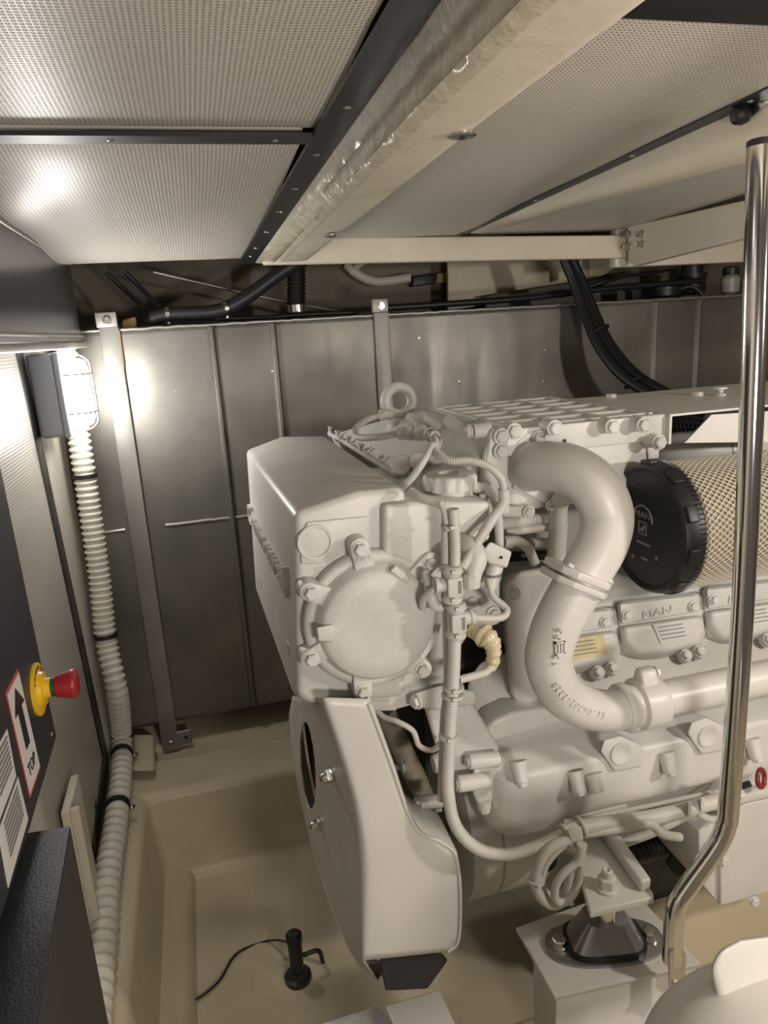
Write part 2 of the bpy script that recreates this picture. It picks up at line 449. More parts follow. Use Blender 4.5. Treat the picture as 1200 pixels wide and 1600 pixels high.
# lip across the end and bolted plate
S(hull('ceiling_lip', [V(x, y, z) for y in (2.20, 2.235) for (x, z) in ((.24, 1.648), (.24, 1.720), (1.43, 1.698), (1.43, 1.626))], M['wood'], bev=.006))
pl = hull('ceiling_plate', [at(x, y, X=1.42)+V(dx, 0, 0) for dx in (0, .03) for (x, y) in ((980, 354), (1330, 275), (1330, 330), (1200, 366), (1010, 412), (990, 416), (981, 408))], M['wood'], bev=.004)
S(pl)
S(box('ceiling_lip_corner', (1.40, 2.22, 1.60), (2.2, 2.26, 1.75), M['wood'], bev=.006))
for (x, y) in ((983, 367), (1003, 366), (983, 385), (1003, 381)):
    q = at(x, y, X=1.42)
    b = bolt(q, (-1, 0, 0), .010, None, M['steel'], h=.02); tag(b, None, None)
    b.parent = pl
# ceiling hardware
def disc(px, py, z, r, label):
    p0 = at(px, py, Z=z)
    rt = empty('ceiling_plug', p0, label, 'plug', 'steel plugs in the girder')
    lathe('flange', [(0, r), (.0025, r), (.004, r*.85), (.004, r*.5)], p0, (0, 0, -1), M['steel'], rt)
    lathe('socket_screw', [(.003, r*.32), (.0055, r*.30), (.006, r*.2), (.004, r*.12), (.004, 0)], p0, (0, 0, -1), M['dark'], rt, n=6)
disc(722, 209, 1.671, .017, 'round stainless screw plug in the girder underside')
disc(516, 367, 1.656, .014, 'small stainless plug at the far end of the girder')
p0 = at(1166, 180, X=.866)
rt = empty('ceiling_knob', p0, 'black knob on steel bracket fixed to the tapered ceiling beam', 'knob')  # a knob on the tapered beam, with its bracket
lathe('knob_head', [(0, .011), (.006, .011), (.008, .014), (.018, .014), (.024, .009), (.026, 0)], p0, (-1, -.1, 0), M['black'], rt)
prism('bracket', [p0+V(.001, .01, -.013), p0+V(.001, -.10, .02), p0+V(.001, -.10, .045), p0+V(.001, .01, .014)], (-.003, 0, 0), M['steel'], rt)

# ---- upper left duct box (dark stainless), overhanging the wall
duct = hull('wall_duct', [V(x, y, z) for x in (-.70, -.30) for (y, z) in ((-1.0, 1.46), (2.34, 1.46), (2.34, 1.675), (-1.0, 1.675))], mat('dark_brushed_steel', (.30, .31, .33), .30, metal=.9, var=.12, vscale=2), bev=.004)
S(duct)
hull('edge_moulding', [V(x, y, z) for x in (-.31, -.288) for y in (-1.0, 2.345) for z in (1.445, 1.462)], M['strap'], duct, bev=.003)
hull('edge_bead', [V(x, y, z) for x in (-.305, -.293) for y in (-1.0, 2.343) for z in (1.474, 1.482)], M['strap'], duct, bev=.002)
tube('seam_pipe', [V(-.302, -1, 1.682), V(-.302, 2.34, 1.682)], .008, M['strap'], duct, smooth=False)

# ---- left wall panels
def wallp(name, pts, m, label=None, thick=.02):
    P = [at(x, y, X=-.40) for x, y in pts]
    o = prism(name, P, (-thick, 0, 0), m, bev=.003, seg=2)
    return o
o = wallp('wall_panel', [(-260, 560), (24, 546), (160, 1186), (140, 1350), (-60, 2000), (-420, 2000)], M['perfwall'])
tag(o, 'large perforated cream side panel left of the dark vertical gap', 'wall panel')
o = wallp('wall_panel', [(34, 545), (82, 546), (104, 700), (155, 1000), (178, 1120), (176, 1155), (168, 1180)], M['wall'])
tag(o, 'narrow smooth cream panel between dark gap and corrugated conduit', 'wall panel')
o = wallp('gap_strip', [(22, 546), (36, 546), (171, 1188), (160, 1300), (154, 1330), (150, 1340), (148, 1250), (163, 1186)], M['black'], thick=.012)  # black strip stands in for the dark of the open gap
tag(o, 'black strip standing in for the dark gap between the two cream wall panels', 'strip')

# ================================================================== FUEL TANK
YT = 2.40
tank = empty('fuel_tank', (.9, 2.6, .14), 'welded stainless steel tank along the back of the compartment', 'tank')
zt1 = 1.492
hull('tank_body', [V(x, y, z) for x in (-.50, 3.3) for (y, z) in ((YT, .16), (YT, zt1-.01), (YT+.01, zt1), (2.92, zt1), (2.92, .14), (YT+.02, .14))], M['tank'], tank, bev=.006)
def seam(a, b, r=.007, name='weld_seam', m='strap'):
    P, _ = resample([a, b], .02); P = [q+V(random.uniform(-1, 1)*.0012, 0, random.uniform(-1, 1)*.0012) for q in P]
    return tube(name, P, r, M[m], tank, n=8, smooth=False)
def vridge(x, z0, z1, wd=.015):
    return hull('pressed_rib', [V(x+dx, y, z) for (dx, y) in ((-wd, YT+.004), (-wd*.35, YT-.011), (wd*.35, YT-.011), (wd, YT+.004)) for z in (z0, z1)], M['tank'], tank, bev=.002)
for (px, py) in ((330, 520), (426, 515), (1024, 500), (1092, 480)):
    x = at(px, py, Y=YT).x; vridge(x, .16, zt1-.006)
zs = .862
seam(V(-.48, YT, zs), V(at(205, 823, Y=YT).x-.02, YT, zs), .006)
seam(V(-.14, YT, zs), V(1.0, YT, zs-.002), .006)
for (px, py) in ((655, 528), (718, 597), (853, 547), (850, 596), (425, 580), (272, 612), (1060, 570)):
    q = at(px, py, Y=YT); lathe('weld_spot', [(0, .0045), (.0015, .004), (.0022, 0)], q, (0, -1, 0), M['steel'], tank, n=10)
seam(V(-.5, YT+.004, zt1), V(3.3, YT+.004, zt1), .005)
def tstrap(pxt, pyt, pxb, pyb, wd, label, foot=True):
    a = at(pxt, pyt, Y=YT-.012); b = at(pxb, pyb, Y=YT-.012)
    x = (a.x+b.x)/2
    rt = empty('tank_strap', (x, YT-.01, .05), label, 'strap', 'stainless straps holding the tank')
    hull('band', [V(xx, y, z) for xx in (x-wd/2, x+wd/2) for y in (YT-.014, YT-.008) for z in (.045, 1.50)], M['tstrap'], rt, bev=.001)
    hull('top_lug', [V(xx, y, z) for xx in (x-wd*.6, x+wd*.5) for y in (YT-.02, YT+.0) for z in (1.50, 1.545)], M['tstrap'], rt, bev=.003)
    bolt(V(x, YT-.02, 1.522), (0, -1, 0), .011, rt, M['steel'])
    hull('sealant_edge', [V(xx, y, z) for xx in (x+wd/2, x+wd/2+.002) for y in (YT-.012, YT-.001) for z in (1.38 if foot else 1.0, 1.49)], M['copper'], rt)
    if foot:
        hull('foot_bracket', [V(xx, y, z) for xx in (x-wd/2, x+.075) for y in (YT-.012, YT-.004) for z in (.06, .115)], M['tstrap'], rt, bev=.004)
        bolt(V(x, YT-.014, .075), (0, -1, 0), .009, rt, M['steel'], h=.005)
        bolt(V(x+.055, YT-.012, .088), (0, -1, 0), .005, rt, M['dark'], h=.003)
tstrap(176, 560, 262, 1130, .056, 'vertical stainless strap on the tank, beside the lit lamp')
tstrap(598, 530, 602, 610, .05, 'stainless strap on the tank, behind the lifting eye', foot=False)

# ---- hull parts and clutter above the tank
S(hull('wall_back_frame', [at(x, y, Y=2.85)+V(0, d, 0) for d in (0, .02) for (x, y) in ((700, 385), (1020, 385), (905, 452), (700, 486))], M['gel'], bev=.004))
S(hull('wall_back_stringer', [at(x, y, Y=2.75)+V(0, d, 0) for d in (0, .03) for (x, y) in ((760, 462), (1000, 425), (1000, 470), (760, 500))], mat('grey_stringer', (.14, .13, .12), .6), bev=.004))
post = tag(hull('support_post', [at(x, y, Y=2.6)+V(0, d, 0) for d in (0, .03) for (x, y) in ((907, 370), (921, 370), (921, 434), (907, 438))], M['strap'], bev=.003), 'short metal post behind the black cable bundle', 'post')
def hose(name, pts, r, m, label, cat='hose', n=14, group=None, cor=None):
    P = [at(x, y, Y=Y) for x, y, Y in pts]
    o = corrugated(name, P, r, M[m], None, period=cor, n=n) if cor else tube(name, P, r, M[m], None, n=n)
    return tag(o, label, cat, group or ('thin cables above the tank' if name == 'thin_cable' else None))
def hose_th(name, pts, r, m, label, clamps=(), cat='hose', cor=None, cm='steel'):
    P = [at(x, y, Y=Y) for x, y, Y in pts]
    rt = empty(name, P[0], label, cat)
    if cor: corrugated('hose_body', P, r, M[m], rt, period=cor)
    else: tube('hose_body', P, r, M[m], rt)
    Q = cr(P, 12)
    for c in clamps:
        i = int(c*(len(Q)-2)); d = (Q[i+1]-Q[i]).normalized()
        bm = bmesh.new(); lathe_bm(bm, [(-.006, r), (-.006, r*1.12), (.006, r*1.12), (.006, r)], Q[i], d, 24)
        u, v = frame(d); lathe_bm(bm, [(-.008, .004), (.008, .004)], Q[i]-V(0, .2, -1).normalized()*-r*1.25, u, 8)
        link('clamp', tomesh(bm), M[cm], rt)
    return rt
hose_th('coolant_hose', [(235, 498, 2.46), (262, 491, 2.46), (335, 487, 2.46), (378, 469, 2.46), (440, 425, 2.47), (480, 402, 2.47)], .022, 'dark', 'thick dark grey hose with clamps bending up above the tank', (.22, .5))
bh = hose('breather_hose', [(462, 400, 2.62), (463, 450, 2.62), (462, 500, 2.62)], .034, 'black', 'black corrugated vertical hose dropping behind the tank', cor=.012)
lathe('clamp', [(0, .0345), (0, .037), (.025, .037), (.025, .0345)], at(463, 488, Y=2.62), (0, 0, 1), M['steel'], bh)
hose('thin_cable', [(165, 425, 2.6), (205, 462, 2.6), (252, 504, 2.55)], .008, 'dark', 'left of two dark cables running down to the tank lamp corner', 'cable')
hose('thin_cable', [(195, 425, 2.62), (225, 455, 2.62), (268, 500, 2.55)], .008, 'dark', 'right of two dark cables running down to the tank lamp corner', 'cable')
hose('thin_cable', [(240, 425, 2.7), (330, 446, 2.7), (430, 468, 2.7), (560, 492, 2.6)], .005, 'strap', 'thin grey cable slanting down above the tank behind the hose', 'cable')
hose('thin_cable', [(270, 498, 2.5), (400, 497, 2.5), (470, 492, 2.5), (560, 488, 2.5)], .007, 'black', 'black cable lying along the tank top left of the strap', 'cable')
hose('thin_cable', [(590, 482, 2.46), (700, 475, 2.46), (820, 466, 2.46), (960, 450, 2.46), (1100, 438, 2.46)], .011, 'black', 'black cable lying along the tank top right of the strap', 'cable')
hose('thin_cable', [(915, 462, 2.56), (960, 436, 2.56), (1010, 428, 2.56), (1060, 420, 2.58)], .006, 'black', 'thin black cable arching above the tank beside cable bundle', 'cable')
hose('thin_cable', [(905, 458, 2.64), (950, 441, 2.64), (985, 430, 2.64)], .004, 'black', 'thinnest black wire looping above the tank near the post', 'cable')
wpp = hose('white_pipe', [(540, 412, 2.96), (560, 430, 2.96), (590, 440, 2.96), (640, 434, 2.96)], .019, 'conduit', 'cream pipe with a branch on the hull wall above the tank', 'pipe')
tube('pipe_branch', [at(x, y, Y=2.96) for x, y in ((577, 404), (560, 414), (548, 428))], .014, M['conduit'], wpp)
o = hull('sensor_plug', [at(x, y, Y=2.95)+V(0, d, 0) for d in (0, .05) for (x, y) in ((645, 432), (680, 427), (680, 443), (645, 448))], M['black'], bev=.004); tag(o, 'black plug at the end of the cream pipe', 'plug')
o = hull('cable_tag', [at(x, y, Y=2.96)+V(0, d, 0) for d in (0, .04) for (x, y) in ((684, 427), (712, 425), (712, 441), (682, 442))], M['label_yellow'], bev=.002); tag(o, 'yellow tag beside the black plug above the tank', 'tag')
o = hull('pipe_stub', [at(x, y, Y=2.48)+V(0, d, 0) for d in (0, .03) for (x, y) in ((190, 500), (212, 494), (214, 518), (190, 518))], M['copper'], bev=.008); tag(o, 'short brown pipe stub on the tank top beside strap lug', 'pipe')
# machinery in the dark at upper right
for (x0, y0, x1, y1, Y, mm, lb) in ((1015, 440, 1060, 466, 2.55, 'black', 'black rounded pump body on the tank top left of the grey filter'),
                                    (1062, 408, 1100, 462, 2.6, 'dark', 'dark upright canister on the tank top in the shadows')):
    a = at(x0, y1, Y=Y); b = at(x1, y0, Y=Y)
    rt = empty('bilge_pump', ((a.x+b.x)/2, Y, a.z), lb, 'pump')
    h = b.z-a.z; r = (b.x-a.x)/2
    lathe('body', [(0, r*.9), (h*.1, r), (h*.6, r), (h*.62, r*.8), (h*.9, r*.8), (h, r*.5)], V((a.x+b.x)/2, Y, a.z), (0, 0, 1), M[mm], rt)
    lathe('collar', [(h*.55, r*1.1), (h*.65, r*1.1)], V((a.x+b.x)/2, Y, a.z), (0, 0, 1), M['dark'], rt)
a = at(1140, 460, Y=2.5)
rt = empty('water_filter', a, 'grey-white rounded filter bowl beside the stanchion above the tank', 'filter')
lathe('bowl', [(0, .02), (.01, .034), (.06, .036), (.075, .026)], a, (0, 0, 1), mat('grey_bowl', (.35, .33, .30), .4), rt)
lathe('cap', [(.072, .03), (.10, .03), (.105, .02)], a, (0, 0, 1), M['dark'], rt)
o = lathe('valve', [(0, .009), (.07, .009)], at(1112, 408, Y=2.5), (1, 0, .1), M['yellow']); tag(o, 'small yellow valve handle at upper right above tank', 'valve')
hose('thin_cable', [(1062, 452, 2.5), (1078, 448, 2.5), (1092, 456, 2.5), (1098, 466, 2.5)], .009, 'steel', 'shiny grey curved pipe by the dark canister', 'pipe')

o = hull('junction_block', [at(x, y, Y=Y) for Y in (2.50, 2.56) for (x, y) in ((988, 446), (1002, 444), (1002, 470), (988, 471))], M['dark'], bev=.004); tag(o, 'small black upright block on the tank top left of the pump', 'block')
# ---- black cable bundle crossing the tank
PB = [(885, 400), (903, 440), (922, 490), (945, 540), (985, 588), (1040, 622), (1090, 650)]
YB = [2.35, 2.33, 2.28, 2.20, 2.10, 2.0, 1.92]
cb0 = empty('cable_bundle', at(1040, 622, Y=2.0), 'bundle of black cables drooping in front of the tank', 'cable')
offs = [(-12, 0, .017), (9, -4, .017), (0, 8, .013), (-2, -10, .014)]
for i, (dx, dy, r) in enumerate(offs):
    tube('cable', [at(px+dx*(.45+.14*j), py+dy*.7, Y=YB[j]+(.012 if i % 2 else 0)) for j, (px, py) in enumerate(PB)], r, M['black'], cb0, n=12)
for (px, py, Y) in ((936, 518, 2.24), (992, 597, 2.085)):
    c = at(px, py, Y=Y); d = (at(px+10, py+16, Y=Y-.02)-c).normalized()
    lathe('cable_tie', [(-.003, .038), (.003, .038)], c, d, M['black'], cb0, n=20)

# ================================================================== LEFT: LAMP, CONDUIT, CONTROL BOX
lp = at(86, 640, X=-.37)
yl = 2.02
zb, zt = at(95, 684, Y=yl).z, at(75, 552, Y=yl).z
lamp = empty('bulkhead_lamp', (-.40, yl+.06, (zb+zt)/2), 'lit bulkhead lamp with wire guard on the left wall', 'lamp')
hull('housing', [V(x, y, z) for x in (-.398, -.335) for y in (yl, yl+.125) for z in (zb, zt)], M['lampgrey'], lamp, bev=.012)
hull('rim', [V(x, y, z) for x in (-.338, -.322) for y in (yl-.004, yl+.129) for z in (zb-.002, zt+.002)], M['lampgrey'], lamp, bev=.006)
def lens():
    bm = bmesh.new(); cy, cz = yl+.0625, (zb+zt)/2; hy, hz = .052, (zt-zb)/2-.015; rings = []
    for k, (h, s) in enumerate(((0, 1), (.025, .98), (.042, .90), (.052, .75), (.056, .5))):
        row = []
        for i in range(40):
            a = 2*math.pi*i/40; c, s_ = math.cos(a), math.sin(a)
            y = hy*(abs(c)**.55)*(1 if c >= 0 else -1); z = hz*(abs(s_)**.55)*(1 if s_ >= 0 else -1)
            row.append(bm.verts.new((-.322+h, cy+y*(s if k else 1), cz+z*(1-(1-s)*.45))))
        rings.append(row)
    for a, b in zip(rings, rings[1:]):
        for i in range(40): bm.faces.new((a[i], a[(i+1) % 40], b[(i+1) % 40], b[i]))
    bm.faces.new(rings[-1]); bm.faces.new(rings[0][::-1])
    return link('lens', tomesh(bm, 'lens', sharp=70), M['lens'], lamp)
lens()
cyl, czl = yl+.0625, (zb+zt)/2; hz = (zt-zb)/2-.008
gm = M['tstrap']
tube('wire_guard', [V(-.32, cyl, czl+hz), V(-.285, cyl, czl+hz), V(-.262, cyl, czl+hz*.86), V(-.256, cyl, czl+hz*.6), V(-.256, cyl, czl-hz*.6), V(-.262, cyl, czl-hz*.86), V(-.285, cyl, czl-hz), V(-.32, cyl, czl-hz)], .0028, gm, lamp, n=8)
for zz in (.5, -.5):
    tube('wire_guard', [V(-.32, cyl-.06, czl+hz*zz), V(-.285, cyl-.058, czl+hz*zz), V(-.262, cyl-.04, czl+hz*zz), V(-.256, cyl, czl+hz*zz), V(-.262, cyl+.04, czl+hz*zz), V(-.285, cyl+.058, czl+hz*zz), V(-.32, cyl+.06, czl+hz*zz)], .0024, gm, lamp, n=8)

# long corrugated conduit
CP = [at(100, 530, Y=2.26), at(110, 600, Y=2.26), at(126, 700, Y=2.25), at(141, 800, Y=2.25), at(155, 900, Y=2.24), at(166, 1000, Y=2.22), at(183, 1080, Y=2.19), at(190, 1150, Z=.19), at(189, 1210, Z=.16), at(180, 1290, Z=.15), at(168, 1370, Z=.15), at(160, 1460, Z=.15), at(150, 1570, Z=.15), at(140, 1680, Z=.15)]
con = empty('flexible_conduit', at(190, 1180, Z=.13), 'long white corrugated conduit running down the left wall and along the ledge', 'conduit')
corrugated('conduit_sleeve', CP, .033, M['conduit'], con, period=.0195, depth=.2, n=24, grow=.75)
Q = cr(CP, 14)
def nearest(px, py):
    best = None
    for i in range(1, len(Q)-1):
        v = Q[i]-CAM; c = V(_x.x*v.x+_y.x*v.y+_z.x*v.z, _x.y*v.x+_y.y*v.y+_z.y*v.z, _x.z*v.x+_y.z*v.y+_z.z*v.z)
        sx, sy = 600+F*c.x/c.z, 800+F*c.y/c.z; e = (sx-px)**2+(sy-py)**2
        if best is None or e < best[0]: best = (e, i)
    return best[1]
for (px, py) in ((120, 747), (161, 995), (193, 1180), (182, 1258)):
    i = nearest(px, py); d = (Q[i+1]-Q[i-1]).normalized()
    tie = lathe('cable_tie', [(-.006, .033), (-.006, .0355), (.006, .0355), (.006, .033)], Q[i], d, M['black'], con, n=28)
    if py > 1100:
        tie['label'] = 'black tie with screw'
        q = Q[i]+V(.038, 0, -.012)
        s = lathe('screw', [(0, .007), (.004, .007), (.006, .004), (.012, .004)], q, (.6, -.4, .5), M['steel'], tie, n=12)

# control box
XB = -.30
def cb(px, py): return at(px, py, X=XB)
box_far = cb(89, 1153); box_nb = cb(45, 1302)
ytop = cb(0, 722)
cbx = empty('control_box', (XB-.1, .9, box_far.z), 'black control box with emergency stop and stickers at left edge', 'control box')
_t = cb(0, 722); _b = cb(45, 1302)
prism('box_shell', [cb(89, 1152), cb(86, 1137), _t, V(XB, .45, _t.z), V(XB, .45, _b.z), _b], (-.09, 0, 0), M['darkbox'], cbx, bev=.004)
bolt(cb(83, 1142)+V(0, -.012, 0), (1, 0, 0), .004, cbx, M['steel'], h=.002)
def sticker(name, pts, m, z=.0012): return prism(name, [cb(x, y)+V(z, 0, 0) for x, y in pts], (-.001, 0, 0), m, cbx)
c1, c2, c3, c4 = (27, 1045), (8, 1082), (46, 1247), (62, 1200)
sk = sticker('sticker', [c1, c2, c3, c4], M['redink'], .0012); sk['label'] = 'white sticker with red border, an up arrow and the word TOP'
ctr = (cb(*c1)+cb(*c2)+cb(*c3)+cb(*c4))/4
inner = [ctr+(cb(*c)-ctr)*.94+V(.0018, 0, 0) for c in (c1, c2, c3, c4)]
prism('sticker_face', inner, (-.0005, 0, 0), M['sticker'], sk)
A, B, Cc, Dd = inner  # far top, near top, near bottom, far bottom
def uv(u, v, off=.0008): # u 0..1 near->far, v 0..1 bottom->top
    p = (Cc.lerp(Dd, u)).lerp(B.lerp(A, u), v); return p+V(off, 0, 0)
prism('arrow', [uv(.5, .95), uv(.10, .74), uv(.34, .74), uv(.34, .36), uv(.66, .36), uv(.66, .74), uv(.90, .74)], (.0003, 0, 0), M['ink'], sk)
t0 = uv(.16, .12); xd = uv(.9, .12)-t0; yd = uv(.16, .5)-t0
text('lettering', 'TOP', xd.length*.50, .0003, t0, xd, yd, M['ink'], sk, sx=.85)
for pts in ([(10, 1139), (-12, 1180), (-5, 1290), (24, 1213)], [(27, 1214), (-4, 1300), (12, 1387), (43, 1280)]):
    s2 = sticker('sticker', pts, M['sticker'])
    s2['label'] = 'white sticker with fine print'
    P = [cb(*q) for q in pts]
    for i in range(7):
        v = .12+.10*i
        a = P[0].lerp(P[3], v)*.88+P[1].lerp(P[2], v)*.12; b = P[0].lerp(P[3], v)*.2+P[1].lerp(P[2], v)*.8
        dz = V(0, 0, .0035)
        prism('print_line', [a+V(.0018, 0, 0), b+V(.0018, 0, 0), b+V(.0018, 0, 0)+dz, a+V(.0018, 0, 0)+dz], (.0003, 0, 0), M['greyink'], s2)
c0 = cb(58, 1077)
R0 = (cb(55, 1034)-cb(60, 1118)).length/2
yd_ = lathe('button_collar', [(0, R0), (.004, R0), (.005, R0*.95), (.005, R0*.62)], c0, (1, 0, 0), M['yellow'], cbx); yd_['label'] = 'yellow collar disc'
lathe('button_ring', [(.005, R0*.66), (.012, R0*.62), (.012, R0*.5)], c0, (1, 0, 0), M['yellow'], cbx)
lathe('button_ring', [(.008, R0*.40), (.022, R0*.36), (.023, R0*.30)], c0, (1, 0, 0), M['yellow'], cbx)
lathe('button_seal', [(.022, R0*.37), (.028, R0*.37)], c0, (1, 0, 0), M['green'], cbx)['label'] = 'dark green ring'
lathe('emergency_button', [(.028, R0*.36), (.029, R0*.42), (.054, R0*.56), (.058, R0*.55), (.061, R0*.48), (.062, 0)], c0, (1, 0, 0), M['red'], cbx, sharp=50)['label'] = 'red mushroom push button'
for k, ch in enumerate('EMERGENCY STOP'):
    a = math.radians(150-k*9.5+0)
    rad = R0*.74; p = c0+V(.0054, math.cos(a)*rad, math.sin(a)*rad)
    up = V(0, math.cos(a), math.sin(a)); rt_ = V(0, math.sin(a), -math.cos(a))
    text('lettering', ch, R0*.2, .0002, p, rt_, up, M['ink'], yd_)

# lower dark cabinet
XC = -.26
k1 = at(110, 1290, X=XC); zc = k1.z
tp = [k1, at(58, 1600, Z=zc), at(30, 1760, Z=zc), at(-250, 1760, Z=zc), at(-60, 1318, Z=zc)]
cab = empty('dark_cabinet', (-.35, .8, -.15), 'dark textured metal cabinet in the lower left corner', 'cabinet')
prism('cabinet_side', [q+V(0, 0, -.003) for q in tp], (0, 0, -(zc+.28)), M['brownbox'], cab, bev=.003)
prism('cabinet_lid', [q+V(0, 0, 0) for q in tp], (0, 0, -.004), M['darkbox'], cab, bev=.0015)
# aluminium channel behind it
xa = -.37
a0 = at(108, 1268, X=xa); a1 = at(134, 1266, X=xa)
ch = empty('aluminium_channel', (xa, a0.y, .1), 'light aluminium channel standing behind the dark cabinet', 'channel')
yy0, yy1 = a0.y, at(134, 1270, X=xa).y
hull('web', [V(x, y, z) for x in (xa-.018, xa) for y in (yy0, yy1) for z in (.10, a0.z-.0)], M['wood'], ch, bev=.003)
hull('flange', [V(x, y, z) for x in (xa, xa+.02) for y in (yy0+.0, yy0+.012) for z in (.10, a0.z+.003)], M['wood'], ch, bev=.002)

# bilge sensor & wire
bs = at(463, 1500, Z=ZF+.06)
sen = empty('bilge_float_switch', V(bs.x, bs.y, ZF), 'small black upright float switch with wire standing in the bilge tray', 'sensor')
bb = V(bs.x, bs.y, ZF)
lathe('base', [(0, .035), (.012, .035), (.016, .025), (.03, .022)], bb, (0, 0, 1), M['dark'], sen)
lathe('body', [(.03, .018), (.12, .018), (.122, .021), (.14, .021), (.146, .014), (.147, 0)], bb, (0, 0, 1), M['black'], sen)
tube('mount_arm', [bb+V(.02, 0, .07), bb+V(.06, .01, .06), bb+V(.07, .02, .01)], .006, M['dark'], sen)
wp = [bb+V(-.01, 0, .12)]+[at(x, y, Z=ZF+.006) for x, y in ((420, 1470), (370, 1490), (340, 1535), (295, 1565), (255, 1545), (240, 1510))]
tube('wire', wp, .003, M['black'], sen, n=8)

# ================================================================== ENGINE
YN = 1.05
eng = empty('marine_engine', (.85, 1.4, .25), 'large cream-painted marine diesel engine filling the right half', 'engine')
PN = M['paint']; PS = M['paint_smooth']; CA = M['cast']; TG = M['tubegrey']
def e(px, py, Y): return at(px, py, Y=Y)
x0 = e(460, 801, YN).x
# --- front cover
_pa, _pb = e(460, 801, YN), e(464, 1085, YN)
_lk = (_pb.x-_pa.x)/(_pb.z-_pa.z)
def fx(px, py, off=0.):
    # the front face leans a little: X = x0 + _lk*(z - z0)
    d = c2w(Vector((px-600, py-800, F)))
    t = (_pa.x+off+_lk*(CAM.z-_pa.z)-CAM.x)/(d.x-_lk*d.z)
    return CAM+d*t
near = [e(460, 801, YN), e(560, 768, YN), e(634, 762, YN), e(636, 800, YN), e(634, 1090, YN), e(486, 1101, YN), e(464, 1085, YN)]
fY = 2.12
far = [fx(385, 703)]; fY = far[0].y; far += [e(440, 682, fY), e(509, 681, fY)]
print('fY', fY)
mid = [fx(400, 925), fx(452, 1045), fx(457, 1088)]
mid2 = [q+V(.18, 0, 0) for q in mid]
hull('front_cover', near+far+mid+mid2+[V(x0+.02, fY+.03, fx(390, 840).z)], PN, eng, bev=.016, seg=5, sharp=60)
# raised side plate line on the near face
prism('cover_panel', [e(x, y, YN) for x, y in ((468, 838), (480, 815), (574, 806), (577, 832), (560, 850), (505, 880), (470, 880))], (0, -.004, 0), PN, eng, bev=.003)
dc = e(492, 846, YN)
lathe('dimple_ring', [(0, .029), (.0065, .0275), (.0065, .0235), (.001, .021), (.001, 0)], dc, (0, -1, 0), PN, eng, sharp=60)
# raised lettering on the front
pa = fx(391, 812, -.001); pb = fx(451, 934, -.001)
pa.y = min(pa.y, fY-.05)
me = text_me('Commonrail', .075, .006, (0, 0, 0), (1, 0, 0), (0, 1, 0))
wdt = max(v.co.x for v in me.vertices)
me = text_me('Commonrail', .075, .006, tuple(pa), pb-pa, V(0, 0, 1), sx=(pb-pa).length/wdt)
me.materials.clear(); link('lettering', me, PN, eng)
for (a, b) in (((407, 905), (409, 921)), ((450, 1008), (452, 1026))):
    hull('slot', [fx(x, y, -.002)+V(dx, dy, 0) for dx in (0, .003) for dy in (0, .02) for x, y in (a, b)], M['strap'], eng)
# --- gear case behind / right of the cover
gc = [(480, 830), (640, 786), (690, 786), (690, 890), (782, 895), (782, 975), (735, 990), (698, 1045), (690, 1090), (622, 1109), (530, 1110), (492, 1098)]
prism('gear_case', [e(x, y, YN+.012) for x, y in gc], (0, .34, 0), CA, eng, bev=.005)
prism('expansion_tank', [e(x, y, YN-.02) for x, y in ((600, 790), (640, 785), (766, 784), (767, 843), (733, 868), (690, 889), (600, 889))], (0, .22, 0), PN, eng, bev=.007)
# lugs under the case
hull('case_foot', [e(x, y, Y) for Y in (YN+.01, YN+.2) for x, y in ((532, 1095), (620, 1095), (620, 1110), (545, 1112), (532, 1104))], CA, eng, bev=.003)
# --- round cover
cc = e(582, 962, YN); 
Rc = (e(690, 962, YN)-e(476, 962, YN)).length/2
lathe('round_cover', [(-.01, Rc), (.014, Rc), (.020, Rc*.975), (.022, Rc*.90), (.020, Rc*.87), (.026, Rc*.84), (.040, Rc*.80), (.046, Rc*.74), (.047, Rc*.5), (.045, Rc*.2), (.045, 0)], cc, (0, -1, 0), CA, eng, n=72, sharp=60)
hull('cast_tab', [e(x, y, YN-.044) for x, y in ((493, 980), (520, 974), (535, 985), (520, 1005), (497, 1003))]+[e(x, y, YN-.052) for x, y in ((495, 981), (518, 976), (530, 985), (518, 1002), (498, 1001))], CA, eng, bev=.002)
hull('cast_rib', [e(x, y, YN-.02) for x, y in ((615, 880), (648, 905), (640, 915), (605, 892))]+[e(x, y, YN-.05) for x, y in ((618, 884), (640, 903), (636, 912), (609, 893))], CA, eng, bev=.002)
for (px, py, ang) in ((563, 858, 100), (672, 880, 42), (486, 926, 155), (487, 1029, 205), (568, 1081, 268), (660, 1046, 320)):
    c = e(px, py, YN-.03); d = V(math.cos(math.radians(ang)), 0, math.sin(math.radians(ang)))
    t = V(-d.z, 0, d.x)
    pts = []
    for h, s in ((0.03, 1.), (0.0, .92)):
        for a_, b_w in ((-.042, .017), (.004, .016)):
            for sg in (-1, 1): pts.append(c+V(0, h, 0)+d*a_+t*sg*b_w*s)
        for k in range(7):
            an = math.radians(-90+30*k); pts.append(c+V(0, h, 0)+d*(.004+.015*math.cos(an))*s+t*.016*math.sin(an)*s)
    lug = hull('cover_lug', pts, PN, eng, bev=.002, seg=2)
    bolt(c, (0, -1, 0), .0105, lug, PN, h=.011)
text('casting_mark', 'MAN', .012, .0006, e(560, 885, YN-.0475), (1, 0, .15), (0, 0, 1), CA, eng)
